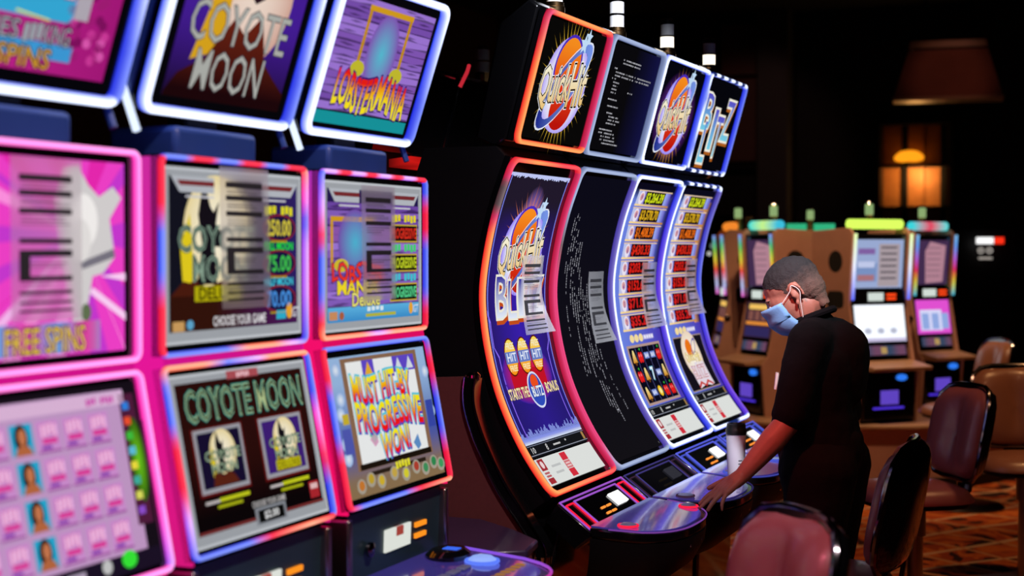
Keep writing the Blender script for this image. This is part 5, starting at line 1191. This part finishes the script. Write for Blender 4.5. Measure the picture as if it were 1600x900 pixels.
# ------------------------------------------------------------------ far side of the hall
t = empty('hanging_canopy', (-1.81, 14.48, 2.96), 'large reddish hanging canopy with a pale lower rim in the upper right', 'canopy')
mt = mat('red_brown_shade_cloth', (.28, .09, .055), .8, var=.3, vscale=4, bump=.2, bscale=60)
def frustum(a, b, z0, z1): return MB().add([(sx*w_, sy*d_, z) for w_, d_, z in ((*a, z0), (*b, z1)) for sx, sy in ((-1, -1), (1, -1), (1, 1), (-1, 1))], [(0, 1, 5, 4), (1, 2, 6, 5), (2, 3, 7, 6), (3, 0, 4, 7), (4, 5, 6, 7), (3, 2, 1, 0)])
frustum((.475, .16), (.345, .10), .03, .46).build('shade', mt, t); frustum((.485, .17), (.485, .17), 0, .032).build('lower_rim', 'tanlight', t, bevel=.004)
frustum((.345, .10), (.33, .10), .48, .545).build('upper_collar', 'tanlight', t, bevel=.004); frustum((.30, .08), (.30, .08), .46, .48).build('spreader', 'satin', t)
for sx in (-.2, .2): MB().lathe([(.010, .54), (.010, 1.235), (0, 1.235)], (sx, 0, 0), 10).build('hanging_rod', 'satin', t)
t.rotation_euler = (0, 0, R(7))
spot('added_spot_canopy', (-1.4, 12.9, 3.9), (-1.81, 14.5, 3.1), 8, (1, .40, .28), 30)  # added spot near ceiling level, brightens the canopy from the front
t = empty('wall_niche', (-2.41, 16.75, -.13), 'orange-lit niche with shelves and a glowing oval lamp on the far wall', 'niche')
mo = mat('amber_panel', (.42, .17, .05), .55, var=.5, vscale=5)
MB().box(-.36, .36, .08, .10, 1.85, 3.06).build('back_panel', mo, t)
for k in range(4): MB().box(-.36+.2*k, -.33+.2*k+.03*(k % 2), .05, .08, 1.85, 3.06).build('upright_slat', 'satin' if k % 2 else mo, t)
for z in (1.84, 2.165, 2.61, 3.06): MB().box(-.38, .38, -.15, .10, z, z+.03).build('shelf', 'satin', t)
for s in (-1, 1): MB().box(min(s*.36, s*.40), max(s*.36, s*.40), -.15, .10, 1.84, 3.09).build('niche_side', 'satin', t)
b = MB().tube([(-.22+.30*i/8, -.06, 2.70+.03*math.sin(i/8*3)) for i in range(9)], [.02, .045, .06, .062, .062, .062, .06, .045, .02], 12); glow_mesh('oval_lamp', b.v, b.f, [mul(srgb('ff9818'), 1.3)]*len(b.v), t)
l = bpy.data.lights.new('niche_lamp', 'POINT'); l.energy = 9; l.color = (1, .5, .15); l.shadow_soft_size = .05; lo = bpy.data.objects.new('niche_lamp', l); COL.objects.link(lo); lo.location = (-2.40, 16.60, 2.40)
t = struct('column_1', MB().box(-4.05, -3.72, 16.4, 16.9, 0, 4.2), mat('grey_column', (.05, .045, .048), .7, var=.2))
t = empty('wall_panel', (-4.32, 16.70, 0), 'dim reddish wall panel behind the right bank toppers', 'panel')
mp_ = mat('red_brown_panel', (.13, .05, .04), .6, var=.5, vscale=2)
for z0, z1 in ((2.58, 3.5), (3.54, 4.1)): MB().box(-.22, .22, 0, .06, z0, z1).build('panel_board', mp_, t, bevel=.01)
MB().box(-.25, .25, .06, .12, 2.5, 4.18).build('panel_frame', 'satin', t)
spot('added_spot_column', (-3.2, 13.5, 4.0), (-4.2, 16.7, 2.6), 22, (1, .5, .4), 40)  # added weak spot to lift the column and wall panel
t = empty('payment_kiosk', (-1.48, 14.6, 0), 'dark kiosk with small white and red lamps in the far right', 'kiosk')
MB().prism([(.0, 0), (.0, 1.42), (-.06, 1.80), (-.35, 1.80), (-.35, 0)], -.3, .3).build('cabinet', 'satin', t, rot=(0, 0, R(-70)), bevel=.01)
for nm, x0, x1, z0, z1, c in (('white_lamp', -.10, .05, 1.66, 1.72, mul(srgb('ffffff'), 1.2)), ('red_lamp', .06, .14, 1.66, 1.72, mul(srgb('ff3018'), 1.1)), ('slot_light', -.08, .04, 1.52, 1.54, srgb('a09890'))):
    glow_box(nm, x0+.03, x1+.03, -.12, -.10, z0, z1, c, t)
for k in range(2): glow_tube('ring_lamp', [(-.03+.075*k+.022*math.cos(2*math.pi*i/12), -.11, 1.60+.022*math.sin(2*math.pi*i/12)) for i in range(13)], .006, srgb('b8b0a8'), t)
t = empty('change_machine', (-3.42, 12.62, 0), 'dark change machine with a small red lamp beyond the right bank', 'machine')
MB().box(-.3, .18, .06, .4, 0, 1.9).build('cabinet', 'satin', t, bevel=.02)
for nm, x, z, r, c in (('red_lamp', .0, 1.64, .035, mul(srgb('ff3818'), 1.2)), ('grey_lamp', -.085, 1.64, .028, srgb('607070')), ('white_lamp', -.12, 1.575, .018, srgb('c0c0b8'))):
    b = MB().lathe([(r, 0), (r, .01), (r*.6, .02), (0, .022)], seg=14); glow_mesh(nm, [(x+v[0], .06-v[2], z+v[1]) for v in b.v], b.f, [c]*len(b.v), t)
